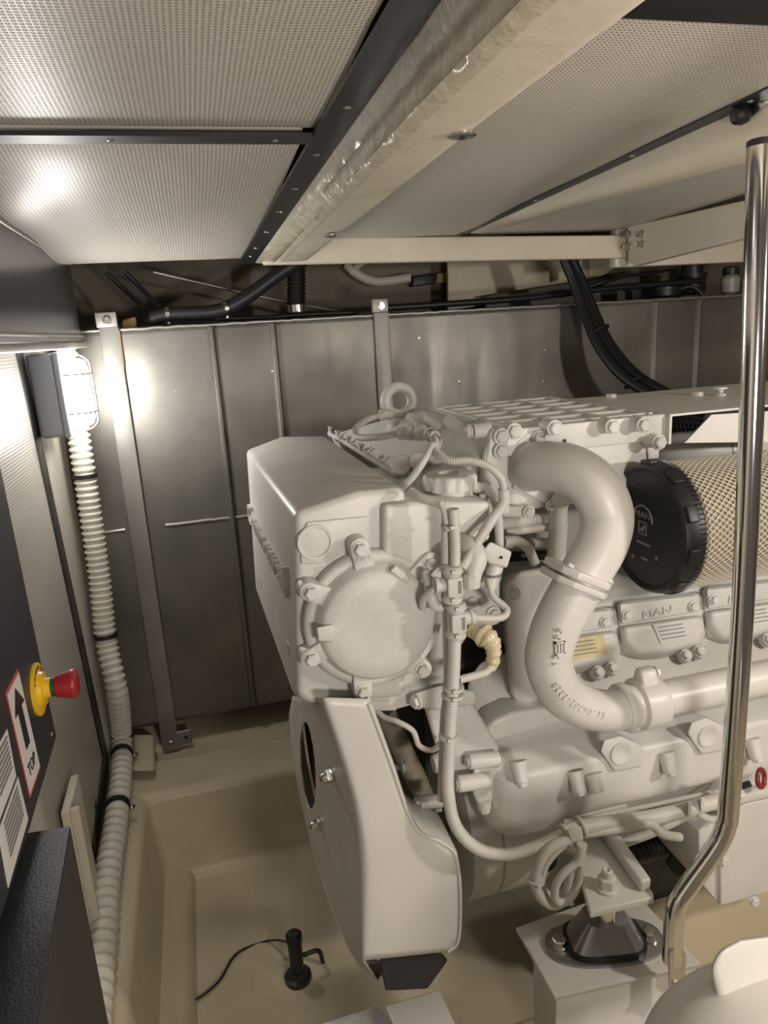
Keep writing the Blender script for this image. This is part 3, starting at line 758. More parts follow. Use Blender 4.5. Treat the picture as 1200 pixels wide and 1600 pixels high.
# --- charge-air cooler
YC = 1.14
zt_ = e(790, 672, YC).z
pA = e(790, 672, YC); pB = e(1033, 655, YC)
x_l, x_r = pA.x, pB.x
yf = at(655, 639, Z=zt_).y
print('yf', yf)
zb_ = e(800, 806, YC).z
hull('intercooler', [V(x_l, YC, zt_), V(x_r, YC, zt_), V(x_l, yf, zt_), V(x_r, yf, zt_), V(x_l, YC, zb_), V(x_r-.04, YC, zb_+.03), V(x_l, yf, zb_), V(x_r, yf, zb_), V(x_r, YC, e(1033, 722, YC).z)], PN, eng, bev=.004)
hull('intercooler_flange', [V(x, y, z) for x in (x_l-.002, x_r+.004) for y in (YC-.010, YC+.01) for z in (zt_-.045, zt_+.002)], PN, eng, bev=.003)
def ribs():
    bm = bmesh.new()
    nx, ny = 3, 6
    for i in range(nx+1):
        x = x_l+.015+(x_r-x_l-.03)*i/nx
        hull_into(bm, [V(x+s*w_, y, z) for s in (-1, 1) for (w_, z) in ((.006, zt_-.001), (.0035, zt_+.0045)) for y in (YC+.01, yf-.01)])
    for j in range(ny+1):
        y = YC+.02+(yf-YC-.04)*j/ny
        hull_into(bm, [V(x, y+s*w_, z) for s in (-1, 1) for (w_, z) in ((.006, zt_-.001), (.0035, zt_+.004)) for x in (x_l+.01, x_r-.01)])
    return link('top_ribs', tomesh(bm), PN, eng)
ribs()
for (px, py) in ((803, 674), (866, 669), (956, 667), (1005, 664)):
    bolt(e(px, py, YC-.034), (0, -1, 0), .0115, eng, boss=.026, bossr=.0125)
bolt(e(1029, 691, YC-.034), (0, -1, 0), .0115, eng, boss=.03, bossr=.0115)
# thin side sheet edge under last bolt
hull('stay_plate', [e(x, y, YC-.004)+V(0, d, 0) for d in (0, .004) for x, y in ((1012, 700), (1020, 690), (1024, 722), (1014, 724))], PN, eng, bev=.001)
# sloping hood on the left
pq = e(690, 776, 1.13)
hood_pts = [e(515, 679, 2.12), e(638, 758, 1.20), e(690, 768, 1.13), e(770, 740, YC), e(790, 674, YC), at(655, 641, Z=zt_-.002), V(x_l, yf, zt_-.002)]
hull('inlet_hood', hood_pts+[q+V(.03, 0, -.07) for q in hood_pts], PN, eng, bev=.006, seg=3)
# rail along the hood's lower edge with small clips
ra, rb_ = e(515, 677, 2.12), e(640, 757, 1.19)
tube('hood_rail', [ra, rb_], .007, PN, eng, n=8, smooth=False)
for t in (.02, .16, .34, .52):
    q = ra.lerp(rb_, t); lathe('clip', [(-.01, .006), (.014, .006), (.016, .009), (.02, .009)], q+V(0, 0, .002), (.1, 0, 1), PN, eng, n=10)
for (px, py, Y) in ((532, 684, 1.9), (551, 692, 1.75), (572, 703, 1.6), (596, 715, 1.45)):
    bolt(at(px, py, Y=Y), (-.35, -.1, .9), .0065, eng)
# plugs on the hood
for (px, py, Y, r) in ((628, 728, 1.24, .020), (655, 722, 1.22, .017), (684, 716, 1.2, .015)):
    lathe('blank_plug', [(-.02, r), (.006, r), (.008, r*.85)], e(px, py, Y), (-.35, -.6, .6), PN, eng, n=24)
# connector bosses along hood top edge
for (px, py, px2, py2, Y, r) in ((660, 672, 640, 652, 1.42, .013), (690, 668, 668, 654, 1.36, .012), (727, 677, 700, 657, 1.27, .014)):
    a, b = e(px, py, Y), e(px2, py2, Y+.06)
    tube('boss', [b, a], [r*.9, r], PN, eng, n=6, smooth=False)
    lathe('boss_nut', [(0, r*1.15), (.008, r*1.15), (.010, r*.9)], a, a-b, PN, eng, n=6)
tube('boss', [e(738, 674, 1.13), e(765, 671, 1.13)], .013, PN, eng, n=16, smooth=False)
bolt(e(735, 674, 1.13), (-1, -.1, -.05), .010, eng)
# strut plate with two bolts
prism('strut_plate', [e(x, y, 1.105) for x, y in ((765, 690), (768, 674), (778, 667), (790, 670), (795, 684), (793, 770), (786, 790), (748, 790))], (0, .02, 0), PN, eng, bev=.003)
for (px, py) in ((783, 682), (783, 705)): bolt(e(px, py, 1.10), (0, -1, 0), .0115, eng)
# lifting eye
ec = e(623, 626, 1.62); 
def ring(name, c, ax, R, r, m, parent, n=40, seg=14):
    u, v = frame(Vector(ax)); P = [c+u*R*math.cos(2*math.pi*i/n)+v*R*math.sin(2*math.pi*i/n) for i in range(n)]
    bm = bmesh.new(); tube_bm(bm, P, r, seg, closed=True)
    return link(name, tomesh(bm, sharp=80), m, parent)
leye = ring('lifting_eye', ec, (.15, 1, 0), .0315, .0120, PN, eng)
lathe('eye_base', [(-.02, .020), (.0, .026), (.012, .026), (.016, .016), (.024, .010)], e(623, 668, 1.62), (0, 0, 1), PN, leye, n=24)
# --- filler neck & cap
nc = e(704, 775, 1.105); nc = V(nc.x, 1.105, e(704, 780, 1.105).z)
Rk = (e(742, 760, 1.1)-e(664, 760, 1.1)).length/2
lathe('filler_neck', [(-.02, Rk*.84), (.025, Rk*.84)], nc, (0, 0, 1), PN, eng, n=40)
def cap():
    bm = bmesh.new(); n = 72; rings = []
    for h, r, fl in ((.020, 1, 1), (.038, 1, 1), (.043, .95, .5), (.045, .84, 0), (.0455, .45, 0), (.041, .40, 0), (.041, 0.01, 0)):
        rings.append([bm.verts.new(nc+V(math.cos(2*math.pi*k/n)*Rk*r*(1+.03*fl*(1 if (k % 6) < 3 else -1)), math.sin(2*math.pi*k/n)*Rk*r*(1+.03*fl*(1 if (k % 6) < 3 else -1)), h)) for k in range(n)])
    for a, b in zip(rings, rings[1:]):
        for k in range(n): bm.faces.new((a[k], a[(k+1) % n], b[(k+1) % n], b[k]))
    bm.faces.new(rings[0][::-1]); bm.faces.new(rings[-1])
    return link('filler_cap', tomesh(bm, sharp=40), PN, eng)
cap()
# neck flange screw
bolt(e(756, 778, 1.08)+V(0, 0, 0), (0, 0, 1), .008, eng)
# --- charge pipe (big S elbow)
E1 = [(822, 730, 1.15, .044), (850, 728, 1.09, .0425), (893, 735, 1.03, .0415), (930, 762, .99, .0415), (948, 806, .975, .0415), (940, 850, .965, .0405), (918, 890, .96, .0395), (902, 918, .958, .0395)]
tube('charge_air_pipe', [at(x, y, Y=Y) for x, y, Y, r in E1], [r for *_, r in E1], PS, eng, n=40, k=10)
E2 = [(902, 918, .958, .0395), (878, 960, .955, .0385), (862, 1000, .955, .0380), (858, 1040, .955, .0375), (880, 1085, .958, .0365), (925, 1108, .962, .035), (975, 1108, .966, .034), (1012, 1100, .97, .034)]
e2o = tube('charge_air_pipe', [at(x, y, Y=Y) for x, y, Y, r in E2], [r for *_, r in E2], CA, eng, n=40, k=10)
# joint flanges
ja, jb = at(898, 905, Y=.958), at(888, 928, Y=.957)
jd = (jb-ja).normalized()
ju = V(0, 1, 0); jv = jd.cross(ju).normalized()
def flange(c, d, w_, th, name='pipe_flange', m=None, shape=1.0):
    u = V(0, 1, 0); u = (u-d*u.dot(d)).normalized(); v = d.cross(u)
    pts = []
    for h in (-th/2, th/2):
        for (a, b) in ((-1, -.6), (-1, .6), (-.6, 1), (.6, 1), (1, .6), (1, -.6), (.6, -1), (-.6, -1)):
            pts.append(c+d*h+u*a*w_*shape+v*b*w_)
    return hull(name, pts, m or PS, eng, bev=.003)
fc = at(899, 903, Y=.958)
flange(fc-jd*.008, jd, .0475, .013); flange(fc+jd*.008, jd, .0475, .011, m=CA)
for s in (-1, 1):
    q = fc+jv*s*.038-V(0, .030, 0)
    bolt(q-jd*.016, -jd, .006, eng)
# top flange at cooler
prism('pipe_flange', [e(x, y, YC-.012) for x, y in ((808, 690), (828, 674), (850, 672), (880, 682), (888, 690), (884, 740), (875, 775), (858, 790), (815, 768), (803, 765), (806, 720))], (0, .014, 0), PN, eng, bev=.004)
bolt(e(841, 684, YC-.013), (0, -1, 0), .0105, eng)
for (px, py) in ((882, 689), (817, 757)): lathe('bolt_hole', [(0, .0035), (.0008, .0035)], e(px, py, YC-.0125), (0, -1, 0), M['black'], eng, n=16)
# collar at rail pipe and straight pipe
ca_ = at(1010, 1100, Y=.97); r1 = at(1200, 1068, Y=.97); xa_ = V(1, 0, 0)
pr0 = at(1005, 1098, Y=.97)
pz = pr0.z
lathe('pipe_collar', [(-.048, .034), (-.046, .040), (-.034, .041), (-.030, .037), (-.018, .037), (-.014, .044), (.018, .045), (.030, .042), (.034, .033)], pr0, (1, 0, .0), PS, eng, n=40, sharp=50)
hull('collar_lug', [pr0+V(x, y, z) for x in (-.012, .020) for (y, z) in ((-.02, .035), (.02, .035), (-.008, .064), (.012, .064))], PS, eng, bev=.006)
bolt(pr0+V(.02, 0, .053), (1, 0, 0), .009, eng)
hull('collar_lug', [pr0+V(x, y, z) for x in (-.03, .020) for (y, z) in ((-.02, -.035), (.02, -.035), (-.008, -.052), (.012, -.052))], PS, eng, bev=.005)
tube('coolant_rail', [pr0, pr0+V(1.0, 0, .0)], .0305, PS, eng, n=32, smooth=False)
# cast digits on the pipe (read from above, so they stand upside down here)
def pipe_text(s, pts, size, Yoff):
    Q2 = cr([at(x, y, Y=Y) for x, y, Y in pts], 20); L = [0]
    for a, b in zip(Q2, Q2[1:]): L.append(L[-1]+(b-a).length)
    n = len(s)
    for i, chh in enumerate(s):
        t = L[-1]*(i+.5)/n; j = 0
        while j < len(L)-2 and L[j+1] < t: j += 1
        d = (Q2[j+1]-Q2[j]).normalized(); up = V(0, -1, 0).cross(d)*-1
        q = Q2[j].lerp(Q2[j+1], (t-L[j])/max(1e-6, L[j+1]-L[j]))
        text('cast_digit', chh, size, .0024, q, d, d.cross(V(0, -1, 0))*-1 if False else V(0, -1, 0).cross(d), PS, e2o, align='CENTER')
pipe_text('51.06302-2228', [(948, 1114, .928), (915, 1104, .9245), (887, 1084, .9195), (870, 1064, .9180)], .0165, 0)
pipe_text('13', [(872, 1043, .9140), (874, 1021, .9140)], .0145, 0)
pipe_text('05', [(875, 1003, .9135), (879, 981, .9135)], .0145, 0)
g = at(874.5, 1012, Y=.9155)
for dx, dz, a, b in ((-.0075, 0, .001, .010), (.0075, 0, .001, .010), (0, .009, .0085, .001), (0, -.009, .0085, .001), (-.0025, 0, .0012, .007), (.0025, 0, .0012, .007)):
    hull('cast_frame', [g+V(dx+sx*a, y, dz+sz*b) for sx in (-1, 1) for sz in (-1, 1) for y in (-.003, .004)], PS, e2o)
# small pipe behind
tube('bypass_pipe', [e(905, 775, 1.08), e(885, 772, 1.1), e(873, 790, 1.12), e(872, 830, 1.12), e(868, 880, 1.12)], .0165, PN, eng, n=24)
lathe('pipe_band', [(-.003, .018), (.003, .018)], e(872, 822, 1.12), (0, 0, 1), PN, eng, n=24)
# --- air filter
fcn = e(1005, 826, 1.075)
Rf = (e(1030, 722, 1.075)-e(1018, 925, 1.075)).length/2*.98
fil = lathe('air_filter', [(0.045, Rf*.93), (.9, Rf*.93)], fcn, (1, 0, 0), M['paper'], eng, n=72)
fil['label'] = 'air filter cartridge with diamond mesh'
def wiremesh():
    bm = bmesh.new(); R = Rf*.955; nh = 64; Ln = .40; twist = 2*math.pi*Ln/(R*2*math.pi)*.75*1.0
    for s in (-1, 1):
        for k in range(nh):
            P = []
            for j in range(49):
                t = j/48; a = 2*math.pi*k/nh+s*2.9*t
                P.append(fcn+V(.047+Ln*t, math.cos(a)*R, math.sin(a)*R))
            tube_bm(bm, P, .00105, 4, cap=False)
    return link('wire_mesh', tomesh(bm, sharp=80), M['wire'], fil)
wiremesh()
fcap = lathe('end_cap', [(0.006, 0), (.006, Rf*.86), (.002, Rf*.90), (0, Rf*.93), (.003, Rf*.97), (.012, Rf), (.028, Rf*1.012), (.036, Rf*1.012), (.038, Rf*.94)], fcn, (1, 0, 0), M['black'], fil, n=96, sharp=30)
def teeth():
    bm = bmesh.new(); n = 90
    for k in range(n):
        a = 2*math.pi*k/n; d = V(0, math.cos(a), math.sin(a)); t = V(0, -math.sin(a), math.cos(a)); c = fcn+V(.026, 0, 0)+d*Rf*1.008
        hull_into(bm, [c+V(x, 0, 0)+t*s+d*h for x in (0, .012) for (s, h) in ((-.0022, -.003), (.0022, -.003), (0, .003))])
    return link('rim_teeth', tomesh(bm), M['black'], fcap)
teeth()
for a in (60, 25, -10, -45, 95, 130):
    a = math.radians(a); d = V(0, -math.cos(a), math.sin(a)); t = V(0, math.sin(a), math.cos(a)); c = fcn+V(.012, 0, 0)+d*Rf*.998
    hull('rim_clip', [c+V(x, 0, 0)+t*s+d*h for x in (-.006, .015) for s in (-.014, .014) for h in (-.004, .004)], M['black'], fcap, bev=.002)
fx0 = fcn.x+.0055
gp = mat('grey_logo', (.20, .20, .21), .5, var=0)
dl = at(1004, 813, X=fx0)
text('logo_lettering', 'MAN', .0165, .0004, at(1016.5, 814, X=fx0), (0, -1, 0), (0, 0, 1), gp, fcap, align='RIGHT', sx=1.35)
P = []
for k in range(25):
    a = math.pi*k/24; P.append(V(fx0-.0004, dl.y+math.cos(a)*.029, dl.z+.000+math.sin(a)*.027))
for a, b in zip(P, P[1:]): pass
tube('logo_arc', P, .0016, gp, fcap, n=6, smooth=False)
lc = at(1004, 825, X=fx0)
for (dy, dz, a, b) in ((-.011, 0, .0012, .011), (.011, 0, .0012, .011), (0, .011, .011, .0012), (0, -.011, .011, .0012), (.002, -.003, .006, .0035), (-.004, .003, .004, .003)):
    hull('logo_emblem', [V(fx0-dx, lc.y+dy+sy*a, lc.z+dz+sz*b) for dx in (0, .0006) for sy in (-1, 1) for sz in (-1, 1)], gp, fcap)
for (px, py, w_) in ((1005, 849, .020), (1007, 873, .010)):
    q = at(px, py, X=fx0); hull('small_print', [V(fx0-dx, q.y+sy*w_, q.z+sz*.0022) for dx in (0, .0005) for sy in (-1, 1) for sz in (-1, 1)], gp, fcap)
for (px, py) in ((989, 869), (1026, 872)):
    q = at(px, py, X=fx0); lathe('small_symbol', [(0, .0045), (.0005, .0045)], q, (-1, 0, 0), gp, fcap, n=5)

# cooler-side outlet, sheet cover, hoses at upper right
zs_ = e(1037, 652, 1.12).z
yfar = min(2.2, at(838, 628, Z=zs_+.004).y)
shc = hull('sheet_cover', [V(x_r+.004, 1.12, zs_), V(x_r+.62, 1.12, zs_), V(x_r+.0, yfar, zs_), V(x_r+.75, yfar, zs_), V(x_r+.004, 1.12, zs_+.004), V(x_r+.62, 1.12, zs_+.004), V(x_r, yfar, zs_+.004), V(x_r+.75, yfar, zs_+.004)], PS, eng)
prism('sheet_bracket', [e(x, y, 1.125) for x, y in ((1112, 648), (1240, 640), (1240, 690), (1070, 692))], (0, .003, 0), PN, eng)
hull('sheet_edge', [V(x, y, z) for x in (x_r+.002, x_r+.007) for y in (1.118, yfar) for z in (zs_-.05, zs_)], PS, eng)
for (px, py) in ((955, 621), (1090, 618), (1125, 618)):
    q = at(px, py, Z=zs_+.004); lathe('stud', [(0, .012), (.004, .012), (.006, .006), (.014, .006), (.014, .014), (.018, .014)] if px > 1100 else [(0, .012), (.008, .011)], q, (0, 0, 1), PS, eng, n=16)
for i in range(3):
    corrugated('rubber_hose', [e(1020, 660+i*9, 1.5-.05*i), e(1080, 664+i*9, 1.45-.05*i), e(1150, 676+i*6, 1.4-.05*i)], .020, M['black'], eng, period=.008)
tube('intake_duct', [e(1020, 700, 1.3), e(1060, 705, 1.27), e(1120, 702, 1.25), e(1260, 700, 1.25)], [.03, .040, .042, .044], PN, eng, n=32)
lathe('duct_band', [(-.004, .0445), (.004, .0445)], e(1125, 702, 1.25), (1, 0, 0), M['strap'], eng, n=32)
# --- block, heads
hull('engine_block', [V(x, y, z) for x in (.56, 1.9) for (y, z) in ((1.16, .62), (1.16, .93), (1.30, 1.06), (1.9, 1.06), (1.9, .45), (1.3, .45))], CA, eng, bev=.01)
hull('crankcase', [V(x, y, z) for x in (.36, 1.9) for (y, z) in ((1.20, .40), (1.22, .80), (1.9, .80), (1.7, .15), (1.35, .22))], mat('gap_shade_casting', (.045, .044, .042), .55), eng, bev=.01)  # near-black colour puts the shade of the gap into the casting
hull('under_engine_shade', [e(x, y, Y) for Y in (1.17, 1.5) for x, y in ((960, 1330), (1260, 1270), (1260, 1412), (1075, 1448), (1000, 1440))], mat('under_engine_black', (.02, .02, .022), .5), eng, bev=.01)['label'] = 'black body added as shade under the engine'  # added dark body, stands in for the shade beneath the engine
# head covers repeated along the bank
def headpart(dx):
    def h(x, y, Y): return e(x, y, Y)+V(dx, 0, 0)
    body = hull('rocker_cover', [h(x, y, 1.14) for x, y in ((965, 940), (1096, 925), (1100, 960), (1098, 1000), (1080, 1030), (1000, 1048), (968, 1010))]+
                [h(x, y, 1.25) for x, y in ((960, 935), (1100, 920), (1105, 1040), (1000, 1060), (955, 1010))], CA, eng, bev=.012, seg=4)
    hull('name_bar', [h(x, y, Y) for Y in (1.126, 1.16) for x, y in ((968, 944), (1090, 930), (1092, 956), (972, 975))], CA, body, bev=.003)
    lobe = hull('cover_lobe', [h(x, y, 1.118) for x, y in ((975, 982), (1030, 975), (1096, 964), (1099, 985), (1090, 1003), (1050, 1015), (1000, 1020), (978, 1005))]+
                [h(x, y, 1.15) for x, y in ((964, 976), (1098, 958), (1104, 990), (1092, 1022), (1020, 1040), (990, 1035), (966, 1005))], CA, body, bev=.010, seg=4, sharp=60)
    prism('nameplate', [h(x, y, 1.1165) for x, y in ((1020, 976), (1080, 966), (1088, 996), (1032, 1005))], (0, -.001, 0), M['label_yellow'] if dx < 0 else PN, body)
    for i in range(4):
        prism('print_line', [h(x, y, 1.1150) for x, y in ((1028+i*2, 980+i*6), (1066+i*2, 974+i*6), (1066+i*2, 975.4+i*6), (1028+i*2, 981.4+i*6))], (0, -.0005, 0), M['greyink'], body)
    a = h(1003, 966, 1.125); b = h(1068, 953, 1.125)
    text('raised_lettering', 'MAN', .021, .002, a, b-a, V(0, 0, 1), CA, body, sx=1.45)
    for (x, y) in ((980, 960), (1083, 947)): bolt(h(x, y, 1.124), (0, -1, .1), .009, body)
    for (x, y) in ((1072, 1024), (1093, 1018)): bolt(h(x, y, 1.115), (0, -.9, .6), .010, body, boss=.01, bossr=.012)
pitch = e(1114, 944, 1.125).x-e(979, 959, 1.125).x
for k in (-1, 0, 1, 2): headpart(k*pitch)
# left end housing of the bank
hull('end_housing', [e(x, y, 1.10) for x, y in ((786, 920), (810, 893), (845, 888), (870, 900), (870, 1070), (850, 1110), (800, 1090), (792, 1000))]+[e(x, y, 1.20) for x, y in ((780, 900), (870, 880), (880, 1120), (795, 1110))], CA, eng, bev=.012, seg=4)
bolt(e(802, 926, 1.098), (0, -1, 0), .012, eng)
# --- exhaust cover (long rounded lower casing)
sec = lambda x: [V(x, 1.18, pz+.035), V(x, 1.08, e(1000, 1112, 1.08).z), V(x, 1.00, e(1000, 1172, 1.0).z), V(x, 1.005, e(1000, 1245, 1.005).z), V(x, 1.03, e(1000, 1266, 1.03).z), V(x, 1.18, e(1000, 1275, 1.1).z)]
xl = e(812, 1190, 1.0).x
def lowcase():
    bm = bmesh.new(); rows = []
    xs = [xl-.045, xl-.03, xl, xl+.06, xl+.3, xl+.6, xl+1.2]; sc = [.55, .82, .95, 1, 1, 1, 1]
    for x, s in zip(xs, sc):
        pr = sec(x); c = V(x, 1.12, sum(q.z for q in pr)/6)
        rows.append([bm.verts.new(c+(q-c)*s) for q in pr])
    for a, b in zip(rows, rows[1:]):
        for k in range(6): bm.faces.new((a[k], a[(k+1) % 6], b[(k+1) % 6], b[k]))
    bm.faces.new(rows[0][::-1]); bm.faces.new(rows[-1])
    bmesh.ops.recalc_face_normals(bm, faces=bm.faces[:])
    bevel_bm(bm, .012, 4, 12)
    return link('exhaust_casing', tomesh(bm, sharp=50), PN, eng)
lowcase()
# casing rim seen above at left
hull('casing_rim', [e(x, y, 1.07)+V(0, d, 0) for d in (0, .06) for x, y in ((756, 1150), (770, 1128), (800, 1114), (875, 1104), (880, 1130), (815, 1140), (775, 1160))], PN, eng, bev=.008, seg=4)
def lugplate(px, py):
    Y = .992; c = e(px, py, Y)
    o = hull('boss_plate', [e(px+x, py+y, Y+yy) for yy in (0, .02) for x, y in ((-34, -2), (-28, -20), (-5, -28), (30, -12), (36, 2), (30, 22), (-12, 30), (-22, 14))], PN, eng, bev=.004)
    lathe('boss_socket', [(0, .022), (.004, .021), (.004, .016), (.0005, .012), (.0005, 0)], e(px-2, py, Y), (0, -1, 0), PN, o, n=28, sharp=50)
lugplate(972, 1176); lugplate(1108, 1149)
for (px, py) in ((815, 1222), (905, 1236), (1047, 1206), (1182, 1184)):
    c = e(px, py, .985)
    bolt(c, (.0, -.45, -.9), .0105, eng, boss=.035, bossr=.0125, h=.008)
bolt(e(932, 1236, .99), (0, -.5, -.85), .011, eng, boss=.03, h=.001)
# --- pump bracket, lower left of the bank
br = hull('pump_bracket', [e(x, y, Y) for Y in (1.06, 1.16) for x, y in ((655, 1078), (738, 1098), (750, 1140), (782, 1170), (788, 1236), (745, 1244), (712, 1215), (682, 1172), (672, 1130))], PN, eng, bev=.010, seg=4)
hull('bracket_plate', [e(x, y, Y) for Y in (1.045, 1.07) for x, y in ((640, 1085), (690, 1070), (742, 1080), (744, 1100), (690, 1110), (650, 1106))], CA, eng, bev=.006)
bolt(e(652, 1096, 1.04), (-1, -.3, 0), .011, eng)
for (xa1, ya1, xb1, yb1, Y, r) in ((733, 1190, 778, 1186, 1.04, .0135), (716, 1225, 765, 1218, 1.03, .0145)):
    tube('bracket_boss', [e(xa1, ya1, Y), e(xb1, yb1, Y)], r, PN, eng, n=24, smooth=False)
    bolt(e(xa1, ya1, Y), e(xa1, ya1, Y)-e(xb1, yb1, Y), r*.75, eng, h=.006)
lathe('bracket_boss', [(0, .015), (.012, .017), (.03, .017)], e(677, 1194, 1.04), (1, 0, .05), PN, eng, n=24)
hull('pump_foot', [e(x, y, Y) for Y in (1.035, 1.12) for x, y in ((738, 1200), (788, 1180), (792, 1232), (778, 1252), (745, 1256), (738, 1240))], PN, eng, bev=.008)
for (px, py) in ((757, 1262), (778, 1256), (812, 1270), (830, 1262)): bolt(e(px, py, 1.04), (0, -.2, -1), .009, eng, boss=.015, h=.01)
hull('pump_foot', [e(x, y, Y) for Y in (1.03, 1.12) for x, y in ((792, 1238), (845, 1236), (852, 1250), (826, 1268), (800, 1266))], PN, eng, bev=.006)
# front support arm, seen in the gap
tube('support_arm', [e(600, 1110, 1.22), e(632, 1180, 1.22), e(668, 1250, 1.22)], .022, mat('brown_paint', (.42, .37, .28), .5), eng, n=16)
bolt(e(634, 1198, 1.2), (-1, -.1, 0), .012, eng); tube('spacer', [e(620, 1199, 1.22), e(634, 1198, 1.2)], .006, PN, eng, smooth=False)
tube('spacer', [e(655, 1255, 1.1), e(690, 1250, 1.1)], .013, PN, eng, n=16, smooth=False); bolt(e(657, 1255, 1.1), (-1, 0, 0), .012, eng)
for a, b in (((668, 1262), (678, 1308)), ((672, 1268), (690, 1265)), ((680, 1304), (698, 1300))): tube('guard_stay', [e(*a, 1.12), e(*b, 1.12)], .004, PN, eng, n=8, smooth=False)
tube('sensor_cable', [e(578, 1100, 1.1), e(600, 1120, 1.08), e(622, 1128, 1.06), e(645, 1142, 1.05), e(655, 1165, 1.05), e(675, 1172, 1.04), e(690, 1160, 1.03)], .005, TG, eng, n=10)
# --- alternator / damper drum
dr0 = e(640, 1340, 1.25)
dc_ = e(705, 1345, 1.20)
Rd = .185
lathe('drum', [(.0, Rd*.8), (.012, Rd), (.072, Rd), (.073, Rd*.97), (.0765, Rd*.97), (.0775, Rd), (.18, Rd), (.19, Rd*.9)], V(dc_.x, 1.28, e(760, 1345, 1.1).z), (1, 0, 0), PS, eng, n=72, sharp=30)
# --- belt guard shell
gf = [(458, 1088), (453, 1130), (462, 1200), (476, 1270), (500, 1360), (528, 1440), (556, 1500), (590, 1530)]
YF = [1.50, 1.56, 1.56, 1.50, 1.40, 1.28, 1.18, 1.10]
GF = [at(x, y, Y=yy) for (x, y), yy in zip(gf, YF)]
Yg = 1.00
ge = [e(x, y, Yg) for x, y in ((503, 1090), (530, 1170), (556, 1260), (566, 1340), (567, 1420), (566, 1500))]
gr_ = [e(x, y, Yg) for x, y in ((574, 1092), (610, 1190), (648, 1292), (690, 1316), (712, 1336), (719, 1400), (716, 1470), (700, 1486))]
def sampl(P, n):
    q, _ = resample(cr(P, 8), .004); return [q[min(len(q)-1, round(i*(len(q)-1)/n))] for i in range(n+1)]
def guard():
    bm = bmesh.new(); n = 30
    L = sampl(GF, n); Mi = sampl(ge, n); Rr = sampl(gr_, n); rows = []
    for i in range(n+1):
        a, b, c = L[i], Mi[i], Rr[i]; r = [a+V(.03, .012, 0), a+V(.008, .006, 0)]
        for t in (0, .12, .25, .4, .55, .7, .82, .92): r.append(a.lerp(b, t))
        q1 = a.lerp(b, .955); q2 = b.lerp(c, .09)
        for t in (.0, .25, .5, .75, 1.): r.append((1-t)**2*q1+2*t*(1-t)*b+t*t*q2)
        for t in (.2, .35, .5, .7, .85, 1): r.append(b.lerp(c, t))
        r.append(c+V(.004, .01, 0)); r.append(c+V(.006, .10, 0))
        rows.append([bm.verts.new(q) for q in r])
    W = len(rows[0])
    for i in range(n):
        for k in range(W-1): bm.faces.new((rows[i][k], rows[i][k+1], rows[i+1][k+1], rows[i+1][k]))
    # closed bottom
    o = link('guard_raw', tomesh(bm, sharp=70), PS)
    sm = o.modifiers.new('solid', 'SOLIDIFY'); sm.thickness = .003; sm.offset = 0
    # cut the oval opening for real
    cb_ = bmesh.new(); nn = 40; cyl = []
    FL = sampl(GF, 150); FM = sampl(ge, 150)
    grid = []
    for i in range(151):
        for k in range(101):
            q = FL[i].lerp(FM[i], k/100); v = q-CAM
            c = V(_x.x*v.x+_y.x*v.y+_z.x*v.z, _x.y*v.x+_y.y*v.y+_z.y*v.z, _x.z*v.x+_y.z*v.y+_z.z*v.z)
            grid.append((600+F*c.x/c.z, 800+F*c.y/c.z, q))
    for k in range(nn):
        a = 2*math.pi*k/nn; px = 482+11.5*math.cos(a)+5*math.sin(a); py = 1196+68*math.sin(a)
        cyl.append(min(grid, key=lambda g: (g[0]-px)**2+(g[1]-py)**2)[2]-V(.1, 0, 0))
    cy = sum(cyl, V(0, 0, 0))/nn+V(.1, 0, 0); print('opening', cy)
    prism_bm(cb_, cyl, V(.2, 0, 0)); bmesh.ops.recalc_face_normals(cb_, faces=cb_.faces[:])
    me = bpy.data.meshes.new('c'); cb_.to_mesh(me); cb_.free(); co = bpy.data.objects.new('c', me); COL.objects.link(co)
    bo = o.modifiers.new('b', 'BOOLEAN'); bo.object = co; bo.operation = 'DIFFERENCE'; bo.solver = 'EXACT'
    dg = bpy.context.evaluated_depsgraph_get(); dg.update()
    res = bpy.data.meshes.new_from_object(o.evaluated_get(dg))
    bpy.data.objects.remove(o); bpy.data.objects.remove(co)
    g_ = link('belt_guard', res, PS, eng)
    pc = V(max(q.x for q in cyl)+.1+.012, cy.y+.06, cy.z)
    lathe('opening_dark_disc', [(0, 0), (0, .125), (.05, .125), (.05, .05), (.06, .13), (.09, .13)], pc, (1, 0, 0), M['black'], eng, n=48)  # black disc added behind the oval opening so its inside reads dark
    return g_, L, Mi
gd, GL, GM = guard()
tube('guard_edge', [e(x, y, Yg-.001) for x, y in ((576, 1098), (610, 1190), (648, 1292), (690, 1316), (712, 1338), (719, 1400), (716, 1468), (700, 1487))], .0035, PS, gd, n=8)
tube('guard_edge', [q for q in GL], .003, PS, gd, n=8, smooth=False)
def gpt(px, py):
    """point of the guard's front sheet seen at a pixel (scan)"""
    best = None
    for i in range(len(GL)):
        for k in range(41):
            q = GL[i].lerp(GM[i], k/40); v = q-CAM
            c = V(_x.x*v.x+_y.x*v.y+_z.x*v.z, _x.y*v.x+_y.y*v.y+_z.y*v.z, _x.z*v.x+_y.z*v.y+_z.z*v.z)
            ee = (600+F*c.x/c.z-px)**2+(800+F*c.y/c.z-py)**2
            if best is None or ee < best[0]: best = (ee, q)
    return best[1]
